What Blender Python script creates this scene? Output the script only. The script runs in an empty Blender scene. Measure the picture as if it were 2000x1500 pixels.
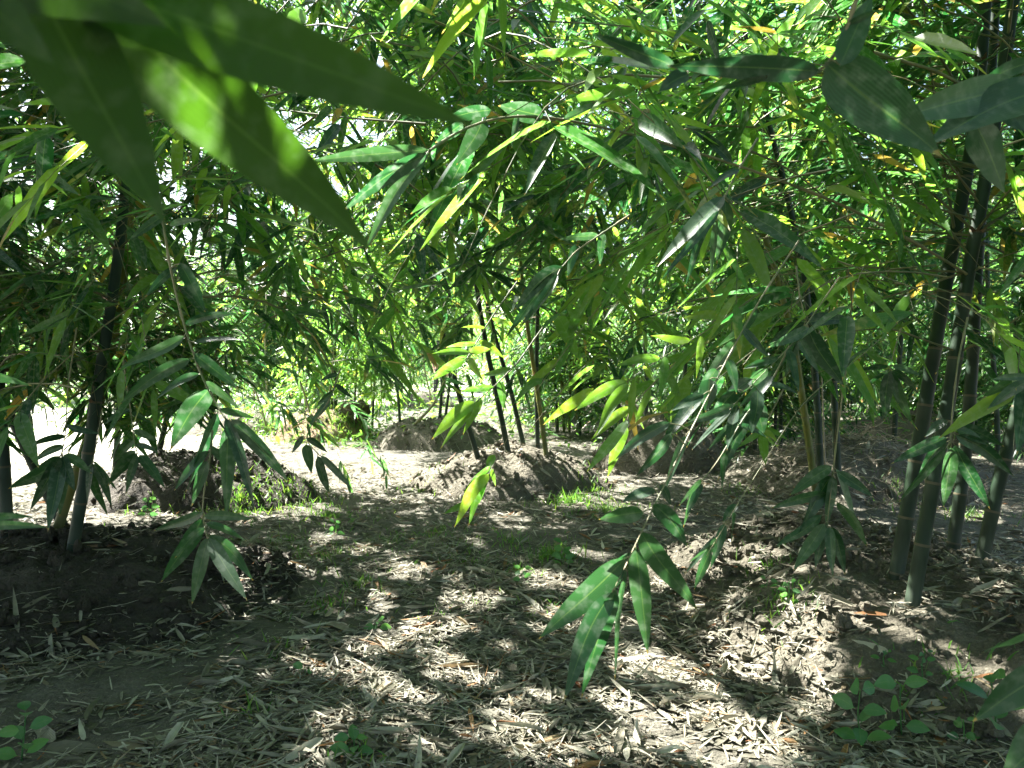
import bpy, math, random
import numpy as np
from mathutils import Vector

R = math.radians
scene = bpy.context.scene
col = scene.collection

# ------------------------------------------------------------------ camera geometry (photo pixels are 2000 x 1500)
CAM_H = 1.30
FPX = 1511.0
PITCH = math.atan(50.0 / FPX)
cF = np.array([0.0, math.cos(PITCH), -math.sin(PITCH)])
cU = np.array([0.0, math.sin(PITCH), math.cos(PITCH)])
cX = np.array([1.0, 0.0, 0.0])
CAM = np.array([0.0, 0.0, CAM_H])
SUN_AZ = R(-50.0)       # measured from +Y towards +X
SUN_EL = R(51.0)
SUN = np.array([math.sin(SUN_AZ) * math.cos(SUN_EL), math.cos(SUN_AZ) * math.cos(SUN_EL), math.sin(SUN_EL)])


def ray(px, py):
    return cF + (px - 1000.0) / FPX * cX + (750.0 - py) / FPX * cU


def P(px, py, d):
    r = ray(px, py)
    return CAM + r * (d / r[1])


def project(p):
    q = np.asarray(p) - CAM
    z = q @ cF
    zz = np.where(np.abs(z) < 1e-4, 1e-4, z)
    return 1000 + FPX * (q @ cX) / zz, 750 - FPX * (q @ cU) / zz, z


# ------------------------------------------------------------------ noise and terrain
def vnoise(x, y, seed=0):
    xi = np.floor(x); yi = np.floor(y)
    fx = x - xi; fy = y - yi
    fx = fx * fx * (3 - 2 * fx); fy = fy * fy * (3 - 2 * fy)

    def h(a, b):
        s = np.sin(a * 127.1 + b * 311.7 + seed * 74.7) * 43758.5453
        return s - np.floor(s)
    return (h(xi, yi) * (1 - fx) + h(xi + 1, yi) * fx) * (1 - fy) + (h(xi, yi + 1) * (1 - fx) + h(xi + 1, yi + 1) * fx) * fy


def fbm(x, y, octv=4, seed=0):
    a, s, t = 0.5, 0.0, 0.0
    for o in range(octv):
        s = s + a * (vnoise(x, y, seed + o * 13) - 0.5)
        t += a
        x = x * 2.03; y = y * 2.03
        a *= 0.5
    return s / t * 2


def ground_z(x, y):
    x = np.asarray(x, float); y = np.asarray(y, float)
    far = np.clip((y - 30) / 60, 0, 1)
    return 0.05 * fbm(x * 0.45, y * 0.45, 3, 5) + 0.018 * fbm(x * 2.3, y * 2.3, 2, 9) + far * 0.0


# mounds: name label, list of lobes (cx, cy, rx, ry, h)
MOUNDS = [
    ('front', 'large grey brown soil mound carrying four thick bamboo culms, seedlings at its foot', [(2.05, 3.60, 1.32, 1.08, 0.30), (1.75, 4.60, 0.98, 0.72, 0.31)]),
    ('dark', 'dark shaded soil mound under the blue green bamboo culm, bare clods on its face', [(-2.60, 4.15, 1.30, 1.10, 0.30)]),
    ('centre', 'round grey soil mound with five slender culms in the middle of the clearing', [(0.0, 8.05, 0.98, 0.85, 0.37)]),
    ('behind', 'dark crumbling soil mound half hidden behind the drooping branch and dark mound', [(-2.95, 7.25, 1.05, 0.85, 0.42)]),
    ('ochre', 'sunlit soil mound with an orange brown flank beside the bright field', [(-3.1, 12.6, 0.85, 0.75, 0.44)]),
    ('pale', 'pale dry soil mound with a bent pale stem, just behind the central mound', [(-1.15, 11.6, 1.0, 0.8, 0.42)]),
    ('tall', 'tall brown soil mound in shade between the central mound and the twig heap', [(1.75, 9.2, 0.85, 0.8, 0.55)]),
    ('twiggy', 'soil mound buried in dry tangled twigs under three mid distance culms', [(3.45, 7.75, 1.15, 0.9, 0.46)]),
    ('far_a', 'small bright far mound in sunlight beyond the five slender culms', [(0.75, 16.3, 0.8, 0.7, 0.42)]),
    ('far_b', 'small brown far mound next to the bright far mound', [(2.2, 17.2, 0.85, 0.7, 0.42)]),
    ('far_c', 'low far mound at the feet of the walking person', [(-2.4, 20.6, 0.9, 0.7, 0.42)]),
    ('far_d', 'low brown mound in front of the lit green undergrowth', [(6.3, 12.2, 1.1, 0.8, 0.42)]),
    ('far_e', 'low pale mound in the bright field left of the ochre flank', [(-4.75, 13.4, 0.9, 0.7, 0.36)]),
    ('far_f', 'shaded brown mound behind the leaning fourth thick culm', [(4.6, 8.9, 0.8, 0.7, 0.3)]),
]


def mound_h(x, y, lobes):
    x = np.asarray(x, float); y = np.asarray(y, float)
    z = np.full(np.broadcast(x, y).shape, -1.0)
    for (cx, cy, rx, ry, h) in lobes:
        wob = 1 + 0.26 * fbm(x * 1.9 + cx, y * 1.9 + cy, 2, 3)
        r = np.sqrt(((x - cx) / rx) ** 2 + ((y - cy) / ry) ** 2) * wob
        s = np.where(r < 1.0, np.clip(1 - np.minimum(r, 1.0) ** 2.3, 0, 1) ** .85, -(np.clip(r, 1, 1.15) - 1) * 1.2)
        z = np.maximum(z, h * s * (1 + 0.22 * fbm(x * 2.3, y * 2.3, 3, 8)))
    return z


def height(x, y):
    g = ground_z(x, y)
    m = np.zeros_like(g)
    for n, l, lobes in MOUNDS:
        m = np.maximum(m, mound_h(x, y, lobes))
    return g + m


def hit(px, py):
    """where the view ray of a photo pixel meets the terrain"""
    r = ray(px, py); r = r / r[1]
    d = np.linspace(0.8, 60, 6000)
    p = CAM + d[:, None] * r
    below = p[:, 2] < height(p[:, 0], p[:, 1])
    i = int(np.argmax(below)) if below.any() else len(d) - 1
    return p[i]


# ------------------------------------------------------------------ mesh building
class MB:
    def __init__(self):
        self.V = []; self.Q = []; self.UV = []; self.M = []; self.n = 0

    def add(self, v, q, uv=None, m=0):
        v = np.asarray(v, float).reshape(-1, 3); q = np.asarray(q, int).reshape(-1, 4)
        if len(v) == 0:
            return
        self.V.append(v); self.Q.append(q + self.n)
        self.UV.append(np.zeros((len(v), 2)) if uv is None else np.asarray(uv, float).reshape(-1, 2))
        self.M.append(np.full(len(q), m, int)); self.n += len(v)

    def mesh(self, name, mats, smooth=True):
        v = np.concatenate(self.V); q = np.concatenate(self.Q); uv = np.concatenate(self.UV); mi = np.concatenate(self.M)
        me = bpy.data.meshes.new(name)
        me.vertices.add(len(v)); me.vertices.foreach_set('co', v.astype(np.float32).ravel())
        me.loops.add(q.size); me.loops.foreach_set('vertex_index', q.astype(np.int32).ravel())
        me.polygons.add(len(q)); me.polygons.foreach_set('loop_start', np.arange(0, q.size, 4, dtype=np.int32))
        lay = me.uv_layers.new(name='UVMap')
        lay.data.foreach_set('uv', uv[q.ravel()].astype(np.float32).ravel())
        for m in (mats if isinstance(mats, (list, tuple)) else [mats]):
            me.materials.append(m)
        me.polygons.foreach_set('material_index', mi.astype(np.int32))
        me.polygons.foreach_set('use_smooth', np.full(len(q), smooth))
        me.update(calc_edges=True)
        return me

    def build(self, name, mats, parent=None, smooth=True):
        return link(name, self.mesh(name, mats, smooth), parent)


def link(name, me, parent=None):
    o = bpy.data.objects.new(name, me); col.objects.link(o)
    if parent is not None:
        o.parent = parent
        if parent.get('_at') is not None:
            pass
        o.matrix_parent_inverse.identity()
    return o


def tag(o, label=None, cat=None, group=None, kind=None):
    if label: o['label'] = label
    if cat: o['category'] = cat
    if group: o['group'] = group
    if kind: o['kind'] = kind
    return o


def thing(name, label, cat, group=None, loc=(0, 0, 0)):
    o = bpy.data.objects.new(name, None); col.objects.link(o)
    o.empty_display_size = 0.1
    o.location = loc
    return tag(o, label, cat, group)


def unit(a):
    return a / np.maximum(np.linalg.norm(a, axis=-1, keepdims=True), 1e-9)


def grid_quads(nu, nv, close_v=False):
    """quads of a (nu x nv) vertex grid, v running fastest"""
    jn = nv if close_v else nv - 1
    i, j = np.meshgrid(np.arange(nu - 1), np.arange(jn), indexing='ij')
    a = i * nv + j; b = i * nv + (j + 1) % nv; c = (i + 1) * nv + (j + 1) % nv; d = (i + 1) * nv + j
    return np.stack([a, b, c, d], -1).reshape(-1, 4)


def tubes(mb, pts, rad, k=5, m=0, v0=None):
    """pts (N,M,3), rad (N,M): N round tubes"""
    pts = np.asarray(pts, float); rad = np.asarray(rad, float)
    if pts.ndim == 2:
        pts = pts[None]; rad = rad[None]
    N, M, _ = pts.shape
    if N == 0:
        return
    tan = unit(np.gradient(pts, axis=1))
    ref = np.array([0.37, 0.89, 0.26]); ref /= np.linalg.norm(ref)
    side = unit(np.cross(tan, ref)); up = np.cross(side, tan)
    th = np.linspace(0, 2 * np.pi, k, endpoint=False)
    ring = np.cos(th)[None, None, :, None] * side[:, :, None, :] + np.sin(th)[None, None, :, None] * up[:, :, None, :]
    v = pts[:, :, None, :] + ring * rad[:, :, None, None]
    q = grid_quads(M, k, True)
    q = q[None] + (np.arange(N) * M * k)[:, None, None]
    if v0 is None:
        v0 = np.broadcast_to(np.linspace(0, 1, M), (N, M))
    uv = np.stack([np.broadcast_to(th / 6.28318, (N, M, k)), np.broadcast_to(np.asarray(v0)[..., None], (N, M, k))], -1)
    mb.add(v, q, uv, m)


def interp_profile(t, prof):
    return np.interp(t, [a for a, _ in prof], [b for _, b in prof])


BAMBOO = [(0, .05), (.02, .08), (.05, .42), (.10, .72), (.18, .92), (.30, 1), (.45, .97), (.6, .82), (.75, .58), (.88, .28), (.96, .07), (1, 0)]
OVATE = [(0, .04), (.06, .08), (.12, .45), (.25, .88), (.4, 1), (.55, .95), (.7, .76), (.85, .42), (.95, .12), (1, 0)]


def leaves(mb, base, d, nrm, L, W, droop, fold, ts=(0, .13, .38, .7, 1), prof=BAMBOO, m=0, twist=None):
    """N folded leaf blades"""
    base = np.asarray(base, float).reshape(-1, 3)
    N = len(base)
    if N == 0:
        return
    ts = np.asarray(ts, float); S = len(ts)
    w = interp_profile(ts, prof)
    d = unit(np.asarray(d, float).reshape(-1, 3)); nrm = np.asarray(nrm, float).reshape(-1, 3)
    side = unit(np.cross(d, nrm)); nrm = np.cross(side, d)
    L = np.broadcast_to(L, (N,)); W = np.broadcast_to(W, (N,)); droop = np.broadcast_to(droop, (N,)); fold = np.broadcast_to(fold, (N,))
    c = base[:, None, :] + d[:, None, :] * (L[:, None] * ts)[..., None]
    c = c + np.array([0, 0, -1.0]) * (droop[:, None] * L[:, None] * ts ** 2)[..., None]
    hw = W[:, None] * 0.5 * w[None, :]
    s_, n_ = side[:, None, :], nrm[:, None, :]
    if twist is not None:
        a = (np.broadcast_to(twist, (N,))[:, None] * ts)[..., None]
        s_, n_ = s_ * np.cos(a) + n_ * np.sin(a), n_ * np.cos(a) - s_ * np.sin(a)
    lift = n_ * (hw * fold[:, None])[..., None]
    left = c - s_ * hw[..., None] + lift
    right = c + s_ * hw[..., None] + lift
    v = np.stack([left, c, right], 2)                    # N,S,3,3
    q = grid_quads(S, 3)[None] + (np.arange(N) * S * 3)[:, None, None]
    uv = np.zeros((N, S, 3, 2)); uv[..., 0] = ts[None, :, None]; uv[..., 1] = np.array([0, .5, 1])
    mb.add(v, q, uv, m)


# ------------------------------------------------------------------ materials
def new_mat(name):
    m = bpy.data.materials.new(name); m.use_nodes = True
    nt = m.node_tree; nt.nodes.clear()
    return m, nt


def nd(nt, typ, **kw):
    n = nt.nodes.new(typ)
    for k, v in kw.items():
        if k == 'inp':
            for a, b in v.items():
                n.inputs[a].default_value = b
        else:
            setattr(n, k, v)
    return n


def ramp(nt, fac, stops, interp='LINEAR'):
    n = nt.nodes.new('ShaderNodeValToRGB'); cr = n.color_ramp; cr.interpolation = interp
    while len(cr.elements) > 1:
        cr.elements.remove(cr.elements[-1])
    for i, (p, c) in enumerate(stops):
        e = cr.elements[0] if i == 0 else cr.elements.new(p)
        e.position = p; e.color = (c[0], c[1], c[2], 1)
    nt.links.new(fac, n.inputs[0])
    return n.outputs[0]


def math_(nt, op, a, b=None, c=None, clamp=False):
    n = nt.nodes.new('ShaderNodeMath'); n.operation = op; n.use_clamp = clamp
    for i, x in enumerate((a, b, c)):
        if x is None: continue
        if isinstance(x, (int, float)): n.inputs[i].default_value = x
        else: nt.links.new(x, n.inputs[i])
    return n.outputs[0]


def mix_col(nt, fac, a, b, mode='MIX'):
    n = nt.nodes.new('ShaderNodeMix'); n.data_type = 'RGBA'; n.blend_type = mode; n.clamp_factor = True
    for s, x in ((n.inputs[0], fac), (n.inputs[6], a), (n.inputs[7], b)):
        if isinstance(x, (int, float)): s.default_value = x
        elif isinstance(x, tuple): s.default_value = (x[0], x[1], x[2], 1)
        else: nt.links.new(x, s)
    return n.outputs[2]


def leaf_material(name, fresh, old_share=0.05, trans=0.42, rough=0.42, dust=0.25, dry=None, tgain=(1.0, 1.0, 1.0), tval=2.7, tipf=0.7, midf=0.35, spec=0.5):
    m, nt = new_mat(name); lk = nt.links.new
    geo = nd(nt, 'ShaderNodeNewGeometry'); rnd = geo.outputs['Random Per Island']
    oi = nd(nt, 'ShaderNodeObjectInfo')
    r2 = math_(nt, 'FRACT', math_(nt, 'MULTIPLY_ADD', rnd, 7.31, oi.outputs['Random']))
    base = ramp(nt, r2, fresh)
    if dry:
        isold = math_(nt, 'GREATER_THAN', rnd, 1 - old_share)
        r3 = math_(nt, 'FRACT', math_(nt, 'MULTIPLY', rnd, 331.7))
        base = mix_col(nt, isold, base, ramp(nt, r3, dry))
        part = math_(nt, 'GREATER_THAN', math_(nt, 'FRACT', math_(nt, 'MULTIPLY', rnd, 57.3)), 0.94)
    uv = nd(nt, 'ShaderNodeUVMap'); sep = nd(nt, 'ShaderNodeSeparateXYZ'); lk(uv.outputs[0], sep.inputs[0])
    v = sep.outputs[1]; u = sep.outputs[0]
    # parallel veins and a paler midrib
    vein = math_(nt, 'SINE', math_(nt, 'MULTIPLY', v, 95.0))
    veinf = math_(nt, 'MULTIPLY_ADD', vein, 0.06, 0.94)
    mid = math_(nt, 'LESS_THAN', math_(nt, 'ABSOLUTE', math_(nt, 'SUBTRACT', v, 0.5)), 0.022)
    base = mix_col(nt, 1.0, base, nd_rgb(nt, veinf), 'MULTIPLY')
    base = mix_col(nt, math_(nt, 'MULTIPLY', mid, midf), base, (0.12, 0.20, 0.06))
    # blotches and dust specks that belong to the blade
    tc = nd(nt, 'ShaderNodeTexCoord')
    no = nd(nt, 'ShaderNodeTexNoise', inp={'Scale': 60.0, 'Detail': 4.0}); lk(tc.outputs['Object'], no.inputs['Vector'])
    no2 = nd(nt, 'ShaderNodeTexNoise', inp={'Scale': 260.0, 'Detail': 2.0}); lk(tc.outputs['Object'], no2.inputs['Vector'])
    dmask = math_(nt, 'MULTIPLY', ramp(nt, no.outputs[0], [(.48, (0, 0, 0)), (.72, (1, 1, 1))]), dust, clamp=True)
    dmask = math_(nt, 'MULTIPLY', dmask, math_(nt, 'ADD', no2.outputs[0], 0.35), clamp=True)
    if dry:
        yel = ramp(nt, math_(nt, 'ADD', math_(nt, 'MULTIPLY', u, .6), math_(nt, 'MULTIPLY', no.outputs[0], .8)), [(.62, (0, 0, 0)), (.95, (.85, .85, .85))])
        base = mix_col(nt, math_(nt, 'MULTIPLY', yel, part), base, (.17, .18, .035))
    tip = math_(nt, 'GREATER_THAN', math_(nt, 'ADD', u, math_(nt, 'MULTIPLY', no.outputs[0], 0.12)), 1.015)
    col_ = mix_col(nt, dmask, base, (0.26, 0.29, 0.24))
    col_ = mix_col(nt, math_(nt, 'MULTIPLY', tip, tipf), col_, (0.26, 0.2, 0.06))
    bs = nd(nt, 'ShaderNodeBsdfPrincipled'); lk(col_, bs.inputs['Base Color'])
    lk(math_(nt, 'MULTIPLY_ADD', no.outputs[0], 0.22, rough - 0.1), bs.inputs['Roughness'])
    bs.inputs['Specular IOR Level'].default_value = spec
    bump = nd(nt, 'ShaderNodeBump', inp={'Strength': 0.12, 'Distance': 0.002}); lk(vein, bump.inputs['Height']); lk(bump.outputs[0], bs.inputs['Normal'])
    tr = nd(nt, 'ShaderNodeBsdfTranslucent')
    tcol = mix_col(nt, 1.0, col_, tgain, 'MULTIPLY')
    g = nd(nt, 'ShaderNodeMix', data_type='RGBA', blend_type='MULTIPLY'); 
    hs = nd(nt, 'ShaderNodeHueSaturation', inp={'Hue': 0.481, 'Saturation': 1.14, 'Value': tval}); lk(tcol, hs.inputs['Color'])
    lk(hs.outputs[0], tr.inputs['Color'])
    nt.nodes.remove(g)
    mx = nd(nt, 'ShaderNodeMixShader', inp={0: trans}); lk(bs.outputs[0], mx.inputs[1]); lk(tr.outputs[0], mx.inputs[2])
    out = nd(nt, 'ShaderNodeOutputMaterial'); lk(mx.outputs[0], out.inputs[0])
    return m


def nd_rgb(nt, val):
    c = nt.nodes.new('ShaderNodeCombineColor')
    for i in range(3): nt.links.new(val, c.inputs[i])
    return c.outputs[0]


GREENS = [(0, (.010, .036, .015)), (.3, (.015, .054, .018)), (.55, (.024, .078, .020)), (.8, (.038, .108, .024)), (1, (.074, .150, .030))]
DRY = [(0, (.20, .19, .035)), (.45, (.19, .15, .04)), (.62, (.20, .11, .035)), (.8, (.15, .085, .04)), (1, (.22, .18, .08))]
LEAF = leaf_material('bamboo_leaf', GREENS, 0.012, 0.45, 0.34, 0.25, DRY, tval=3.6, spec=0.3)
HERO_LEAF = leaf_material('close_bamboo_leaf', [(0, (.013, .042, .019)), (.5, (.020, .060, .024)), (1, (.030, .082, .028))], 0.0, 0.34, 0.36, 0.22)
SOFT_LEAF = leaf_material('soft_bamboo_leaf', [(0, (.014, .040, .007)), (1, (.021, .057, .008))], 0.0, 0.55, 0.55, 0.08, tval=4.0, tipf=0.0, midf=0.12)
LIT_TONE_LEAF = leaf_material('lit_tone_bamboo_leaf', [(0, (.038, .118, .025)), (.5, (.064, .158, .030)), (1, (.110, .194, .035))], 0.02, 0.5, 0.36, 0.2, DRY, tval=3.3)  # brighter yellower leaf copy, backlit glow put into the colour
WEED_LEAF = leaf_material('weed_leaf', [(0, (.045, .14, .045)), (1, (.075, .19, .05))], 0, 0.3, 0.45, 0.1)
GRASS_M = leaf_material('grass_blade', [(0, (.045, .12, .03)), (.6, (.075, .17, .035)), (1, (.13, .2, .045))], 0.0, 0.4, 0.5, 0.0)


def litter_material(name='dry_bamboo_leaf', gain=1.0):
    m, nt = new_mat(name); lk = nt.links.new
    geo = nd(nt, 'ShaderNodeNewGeometry'); rnd = geo.outputs['Random Per Island']
    base = ramp(nt, rnd, [(0, (.12, .110, .075)), (.22, (.205, .19, .136)), (.45, (.30, .28, .203)), (.66, (.38, .36, .268)), (.86, (.48, .46, .36)),
                          (.95, (.30, .23, .13)), (.985, (.33, .18, .07)), (1, (.30, .11, .04))])
    uv = nd(nt, 'ShaderNodeUVMap'); sep = nd(nt, 'ShaderNodeSeparateXYZ'); lk(uv.outputs[0], sep.inputs[0])
    vein = math_(nt, 'SINE', math_(nt, 'MULTIPLY', sep.outputs[1], 60.0))
    tc = nd(nt, 'ShaderNodeTexCoord')
    no = nd(nt, 'ShaderNodeTexNoise', inp={'Scale': 45.0, 'Detail': 4.0}); lk(tc.outputs['Object'], no.inputs['Vector'])
    f = math_(nt, 'MULTIPLY_ADD', vein, 0.07, math_(nt, 'MULTIPLY_ADD', no.outputs[0], 0.7 * gain, 0.55 * gain))
    c = mix_col(nt, 1.0, base, nd_rgb(nt, f), 'MULTIPLY')
    bs = nd(nt, 'ShaderNodeBsdfPrincipled', inp={'Roughness': 0.62}); lk(c, bs.inputs['Base Color'])
    bs.inputs['Specular IOR Level'].default_value = 0.35
    bump = nd(nt, 'ShaderNodeBump', inp={'Strength': 0.3, 'Distance': 0.002}); lk(vein, bump.inputs['Height']); lk(bump.outputs[0], bs.inputs['Normal'])
    tr = nd(nt, 'ShaderNodeBsdfTranslucent'); lk(c, tr.inputs['Color'])
    mx = nd(nt, 'ShaderNodeMixShader', inp={0: 0.15}); lk(bs.outputs[0], mx.inputs[1]); lk(tr.outputs[0], mx.inputs[2])
    out = nd(nt, 'ShaderNodeOutputMaterial'); lk(mx.outputs[0], out.inputs[0])
    return m


def soil_material(name, lo, hi, crumbs=1.0, flecks=True, paler=False):
    m, nt = new_mat(name); lk = nt.links.new
    tc = nd(nt, 'ShaderNodeTexCoord'); vec = tc.outputs['Object']
    n1 = nd(nt, 'ShaderNodeTexNoise', inp={'Scale': 2.2, 'Detail': 6.0, 'Roughness': .6}); lk(vec, n1.inputs['Vector'])
    n2 = nd(nt, 'ShaderNodeTexNoise', inp={'Scale': 38.0, 'Detail': 6.0, 'Roughness': .68}); lk(vec, n2.inputs['Vector'])
    vo = nd(nt, 'ShaderNodeTexVoronoi', inp={'Scale': 55.0}); lk(vec, vo.inputs['Vector'])
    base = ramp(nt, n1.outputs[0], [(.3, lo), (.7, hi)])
    if paler:      # open field painted paler so its sunlit ground burns out to white
        sp = nd(nt, 'ShaderNodeSeparateXYZ'); lk(vec, sp.inputs[0])
        q = math_(nt, 'SUBTRACT', math_(nt, 'MULTIPLY_ADD', sp.outputs[0], -1.6, math_(nt, 'MULTIPLY', sp.outputs[1], .45)), math_(nt, 'MULTIPLY', n1.outputs[0], 5.0))
        base = mix_col(nt, ramp(nt, math_(nt, 'MULTIPLY', q, .05), [(.42, (0, 0, 0)), (.6, (1, 1, 1))]), base, (.40, .39, .31))
    f = math_(nt, 'MULTIPLY_ADD', n2.outputs[0], 1.0, 0.5)
    c = mix_col(nt, 1.0, base, nd_rgb(nt, f), 'MULTIPLY')
    if flecks:   # scraps of leaf trodden into the soil
        n3 = nd(nt, 'ShaderNodeTexNoise', inp={'Scale': 90.0, 'Detail': 2.0}); lk(vec, n3.inputs['Vector'])
        c = mix_col(nt, ramp(nt, n3.outputs[0], [(.58, (0, 0, 0)), (.70, (.28, .28, .28))]), c, (.34, .30, .235))
    bs = nd(nt, 'ShaderNodeBsdfPrincipled', inp={'Roughness': 0.92}); lk(c, bs.inputs['Base Color'])
    bs.inputs['Specular IOR Level'].default_value = 0.2
    hgt = math_(nt, 'MULTIPLY_ADD', vo.outputs['Distance'], -0.5, math_(nt, 'MULTIPLY', n2.outputs[0], 1.6))
    bump = nd(nt, 'ShaderNodeBump', inp={'Strength': 0.8, 'Distance': 0.02 * crumbs}); lk(hgt, bump.inputs['Height']); lk(bump.outputs[0], bs.inputs['Normal'])
    out = nd(nt, 'ShaderNodeOutputMaterial'); lk(bs.outputs[0], out.inputs[0])
    return m


def culm_material(name, a, b, waxy):
    """uv.y counts nodes; a waxy bloom under each node, a brown sheath scar on it"""
    m, nt = new_mat(name); lk = nt.links.new
    uv = nd(nt, 'ShaderNodeUVMap'); sep = nd(nt, 'ShaderNodeSeparateXYZ'); lk(uv.outputs[0], sep.inputs[0])
    fr = math_(nt, 'FRACT', sep.outputs[1])
    tc = nd(nt, 'ShaderNodeTexCoord')
    mp = nd(nt, 'ShaderNodeMapping', inp={'Scale': (30, 30, 5)}); lk(tc.outputs['Object'], mp.inputs[0])
    no = nd(nt, 'ShaderNodeTexNoise', inp={'Scale': 1.0, 'Detail': 5.0}); lk(mp.outputs[0], no.inputs['Vector'])
    c = ramp(nt, no.outputs[0], [(.3, a), (.7, b)])
    wax = ramp(nt, fr, [(0, (0, 0, 0)), (.72, (0, 0, 0)), (.95, (.75, .75, .75)), (1, (.6, .6, .6))])
    c = mix_col(nt, math_(nt, 'MULTIPLY', wax, no.outputs[0]), c, waxy)
    low = ramp(nt, math_(nt, 'MULTIPLY', sep.outputs[1], .25), [(0, (1, 1, 1)), (.18, (.9, .9, .9)), (.55, (0, 0, 0))])
    c = mix_col(nt, math_(nt, 'MULTIPLY', math_(nt, 'MULTIPLY', low, no.outputs[0]), 0.95, clamp=True), c, (.085, .092, .072))
    ring = math_(nt, 'GREATER_THAN', math_(nt, 'ABSOLUTE', math_(nt, 'SUBTRACT', fr, 0.5)), 0.478)
    c = mix_col(nt, math_(nt, 'MULTIPLY', ring, 0.45), c, (.17, .13, .08))
    bs = nd(nt, 'ShaderNodeBsdfPrincipled', inp={'Roughness': 0.5}); lk(c, bs.inputs['Base Color'])
    bs.inputs['Specular IOR Level'].default_value = 0.25
    bump = nd(nt, 'ShaderNodeBump', inp={'Strength': 0.2, 'Distance': 0.003}); lk(no.outputs[0], bump.inputs['Height']); lk(bump.outputs[0], bs.inputs['Normal'])
    out = nd(nt, 'ShaderNodeOutputMaterial'); lk(bs.outputs[0], out.inputs[0])
    return m


def plain(name, c1, c2, rough=0.7, scale=20.0):
    m, nt = new_mat(name); lk = nt.links.new
    tc = nd(nt, 'ShaderNodeTexCoord')
    no = nd(nt, 'ShaderNodeTexNoise', inp={'Scale': scale, 'Detail': 4.0}); lk(tc.outputs['Object'], no.inputs['Vector'])
    c = ramp(nt, no.outputs[0], [(.35, c1), (.65, c2)])
    bs = nd(nt, 'ShaderNodeBsdfPrincipled', inp={'Roughness': rough}); lk(c, bs.inputs['Base Color'])
    out = nd(nt, 'ShaderNodeOutputMaterial'); lk(bs.outputs[0], out.inputs[0])
    return m


LITTER_M = litter_material()
LITTER_OLD = litter_material('rotting_bamboo_leaf', .6)
SOIL = soil_material('trodden_soil', (.066, .062, .047), (.130, .121, .094), paler=True)
MOUND_M = soil_material('crumbly_soil', (.085, .076, .054), (.165, .150, .112), 1.6, True)
MOUND_DARK = soil_material('dark_soil', (.042, .037, .029), (.080, .071, .056), 1.6, False)  # darker version of the crumbly soil colour
MOUND_OCHRE = soil_material('ochre_soil', (.20, .135, .075), (.30, .23, .15), 1.6, False)
CULM_M = culm_material('green_culm', (.009, .023, .011), (.018, .036, .017), (.06, .08, .058))
CULM_OLIVE = culm_material('olive_culm', (.10, .12, .025), (.17, .16, .03), (.20, .22, .12))
CULM_BLUE = culm_material('blue_green_culm', (.010, .028, .020), (.020, .044, .029), (.07, .105, .085))
TWIG_M = plain('twig_bark', (.06, .085, .03), (.17, .15, .07), 0.6, 9.0)
STEM_M = plain('pale_stem', (.09, .115, .045), (.22, .185, .10), 0.55, 12.0)
SHEATH = plain('brown_sheath', (.10, .065, .035), (.22, .16, .09), 0.8, 25.0)
DEAD_M = plain('dead_twig', (.20, .165, .11), (.34, .29, .20), 0.75, 14.0)

# ------------------------------------------------------------------ sun patches kept open in the canopy: (photo px, py, radius m)
PATCHES = [(hit(*q[:2]), q[2]) for q in [
    (1290, 1300, .13), (1420, 1440, .16), (1335, 1070, .22), (870, 1290, .07), (1610, 1325, .05), (1575, 1200, .06), (1640, 1190, .04), (1370, 1190, .05),
    (1180, 985, .30), (620, 850, .9), (960, 830, .7), (1300, 800, .6), (540, 970, .35), (700, 1290, .05), (1100, 1140, .08), (1935, 1330, .06),
    (760, 1360, .05), (1450, 1280, .08), (1260, 1400, .07), (900, 960, .12), (480, 1080, .07), (1780, 1185, .06), (820, 1250, .05), (1010, 1400, .06), (940, 1340, .04),
    (1100, 1200, .07), (1480, 1220, .03), (1500, 1330, .03), (1550, 1440, .04), (700, 1080, .06), (620, 1060, .05), (1000, 1010, .12), (1130, 860, .25), (880, 900, .15), (760, 890, .3), (1000, 905, .08),
    (1340, 780, .12), (1210, 1000, .1), (1310, 1005, .15), (1440, 1080, .08), (1900, 1010, .15), (1700, 1020, .08), (930, 1060, .05), (740, 1190, .04), (1180, 1360, .04), (1700, 1200, .04)]]
# shafts that reach single hanging sprays, culms and the blades at the lens
PATCHES += [(P(*q[:3]), q[3]) for q in [(895, 815, 2.5, .16), (1190, 865, 2.4, .14), (905, 700, 2.5, .15), (915, 960, 2.65, .12), (1385, 780, 1.72, .14), (1330, 870, 1.6, .10), (1440, 790, 2.0, .14),
    (1878, 650, 3.3, .03), (1850, 800, 3.3, .025), (1895, 450, 3.3, .03), (1815, 760, 3.65, .02), (1660, 900, 2.3, .02), (1345, 470, 1.95, .10), (1130, 1220, 1.22, .04), (1840, 900, 2.4, .07), (1800, 860, 2.4, .05),
    (425, 240, .40, .022), (520, 335, .41, .014), (250, 260, .40, .02), (600, 400, .41, .02), (215, 175, .40, .028), (285, 330, .40, .022), (415, 880, 1.65, .07), (1040, 640, 2.2, .10), (760, 400, 1.7, .06), (1130, 780, 2.5, .12), (1010, 560, 2.2, .08), (1090, 900, 2.5, .1)]]
_pr = np.random.default_rng(88)
PATCHES += [(hit(_pr.uniform(560, 1950), 900 + 600 * _pr.random()), float(_pr.uniform(.012, .045))) for _ in range(70)]
PATCHES += [(hit(_pr.uniform(430, 1500), 930 + 300 * _pr.random()), float(_pr.uniform(.03, .11))) for _ in range(10)]
PATCHES += [(hit(_pr.uniform(430, 1650), 940 + 560 * _pr.random()), float(_pr.uniform(.008, .04))) for _ in range(130)]


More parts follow.
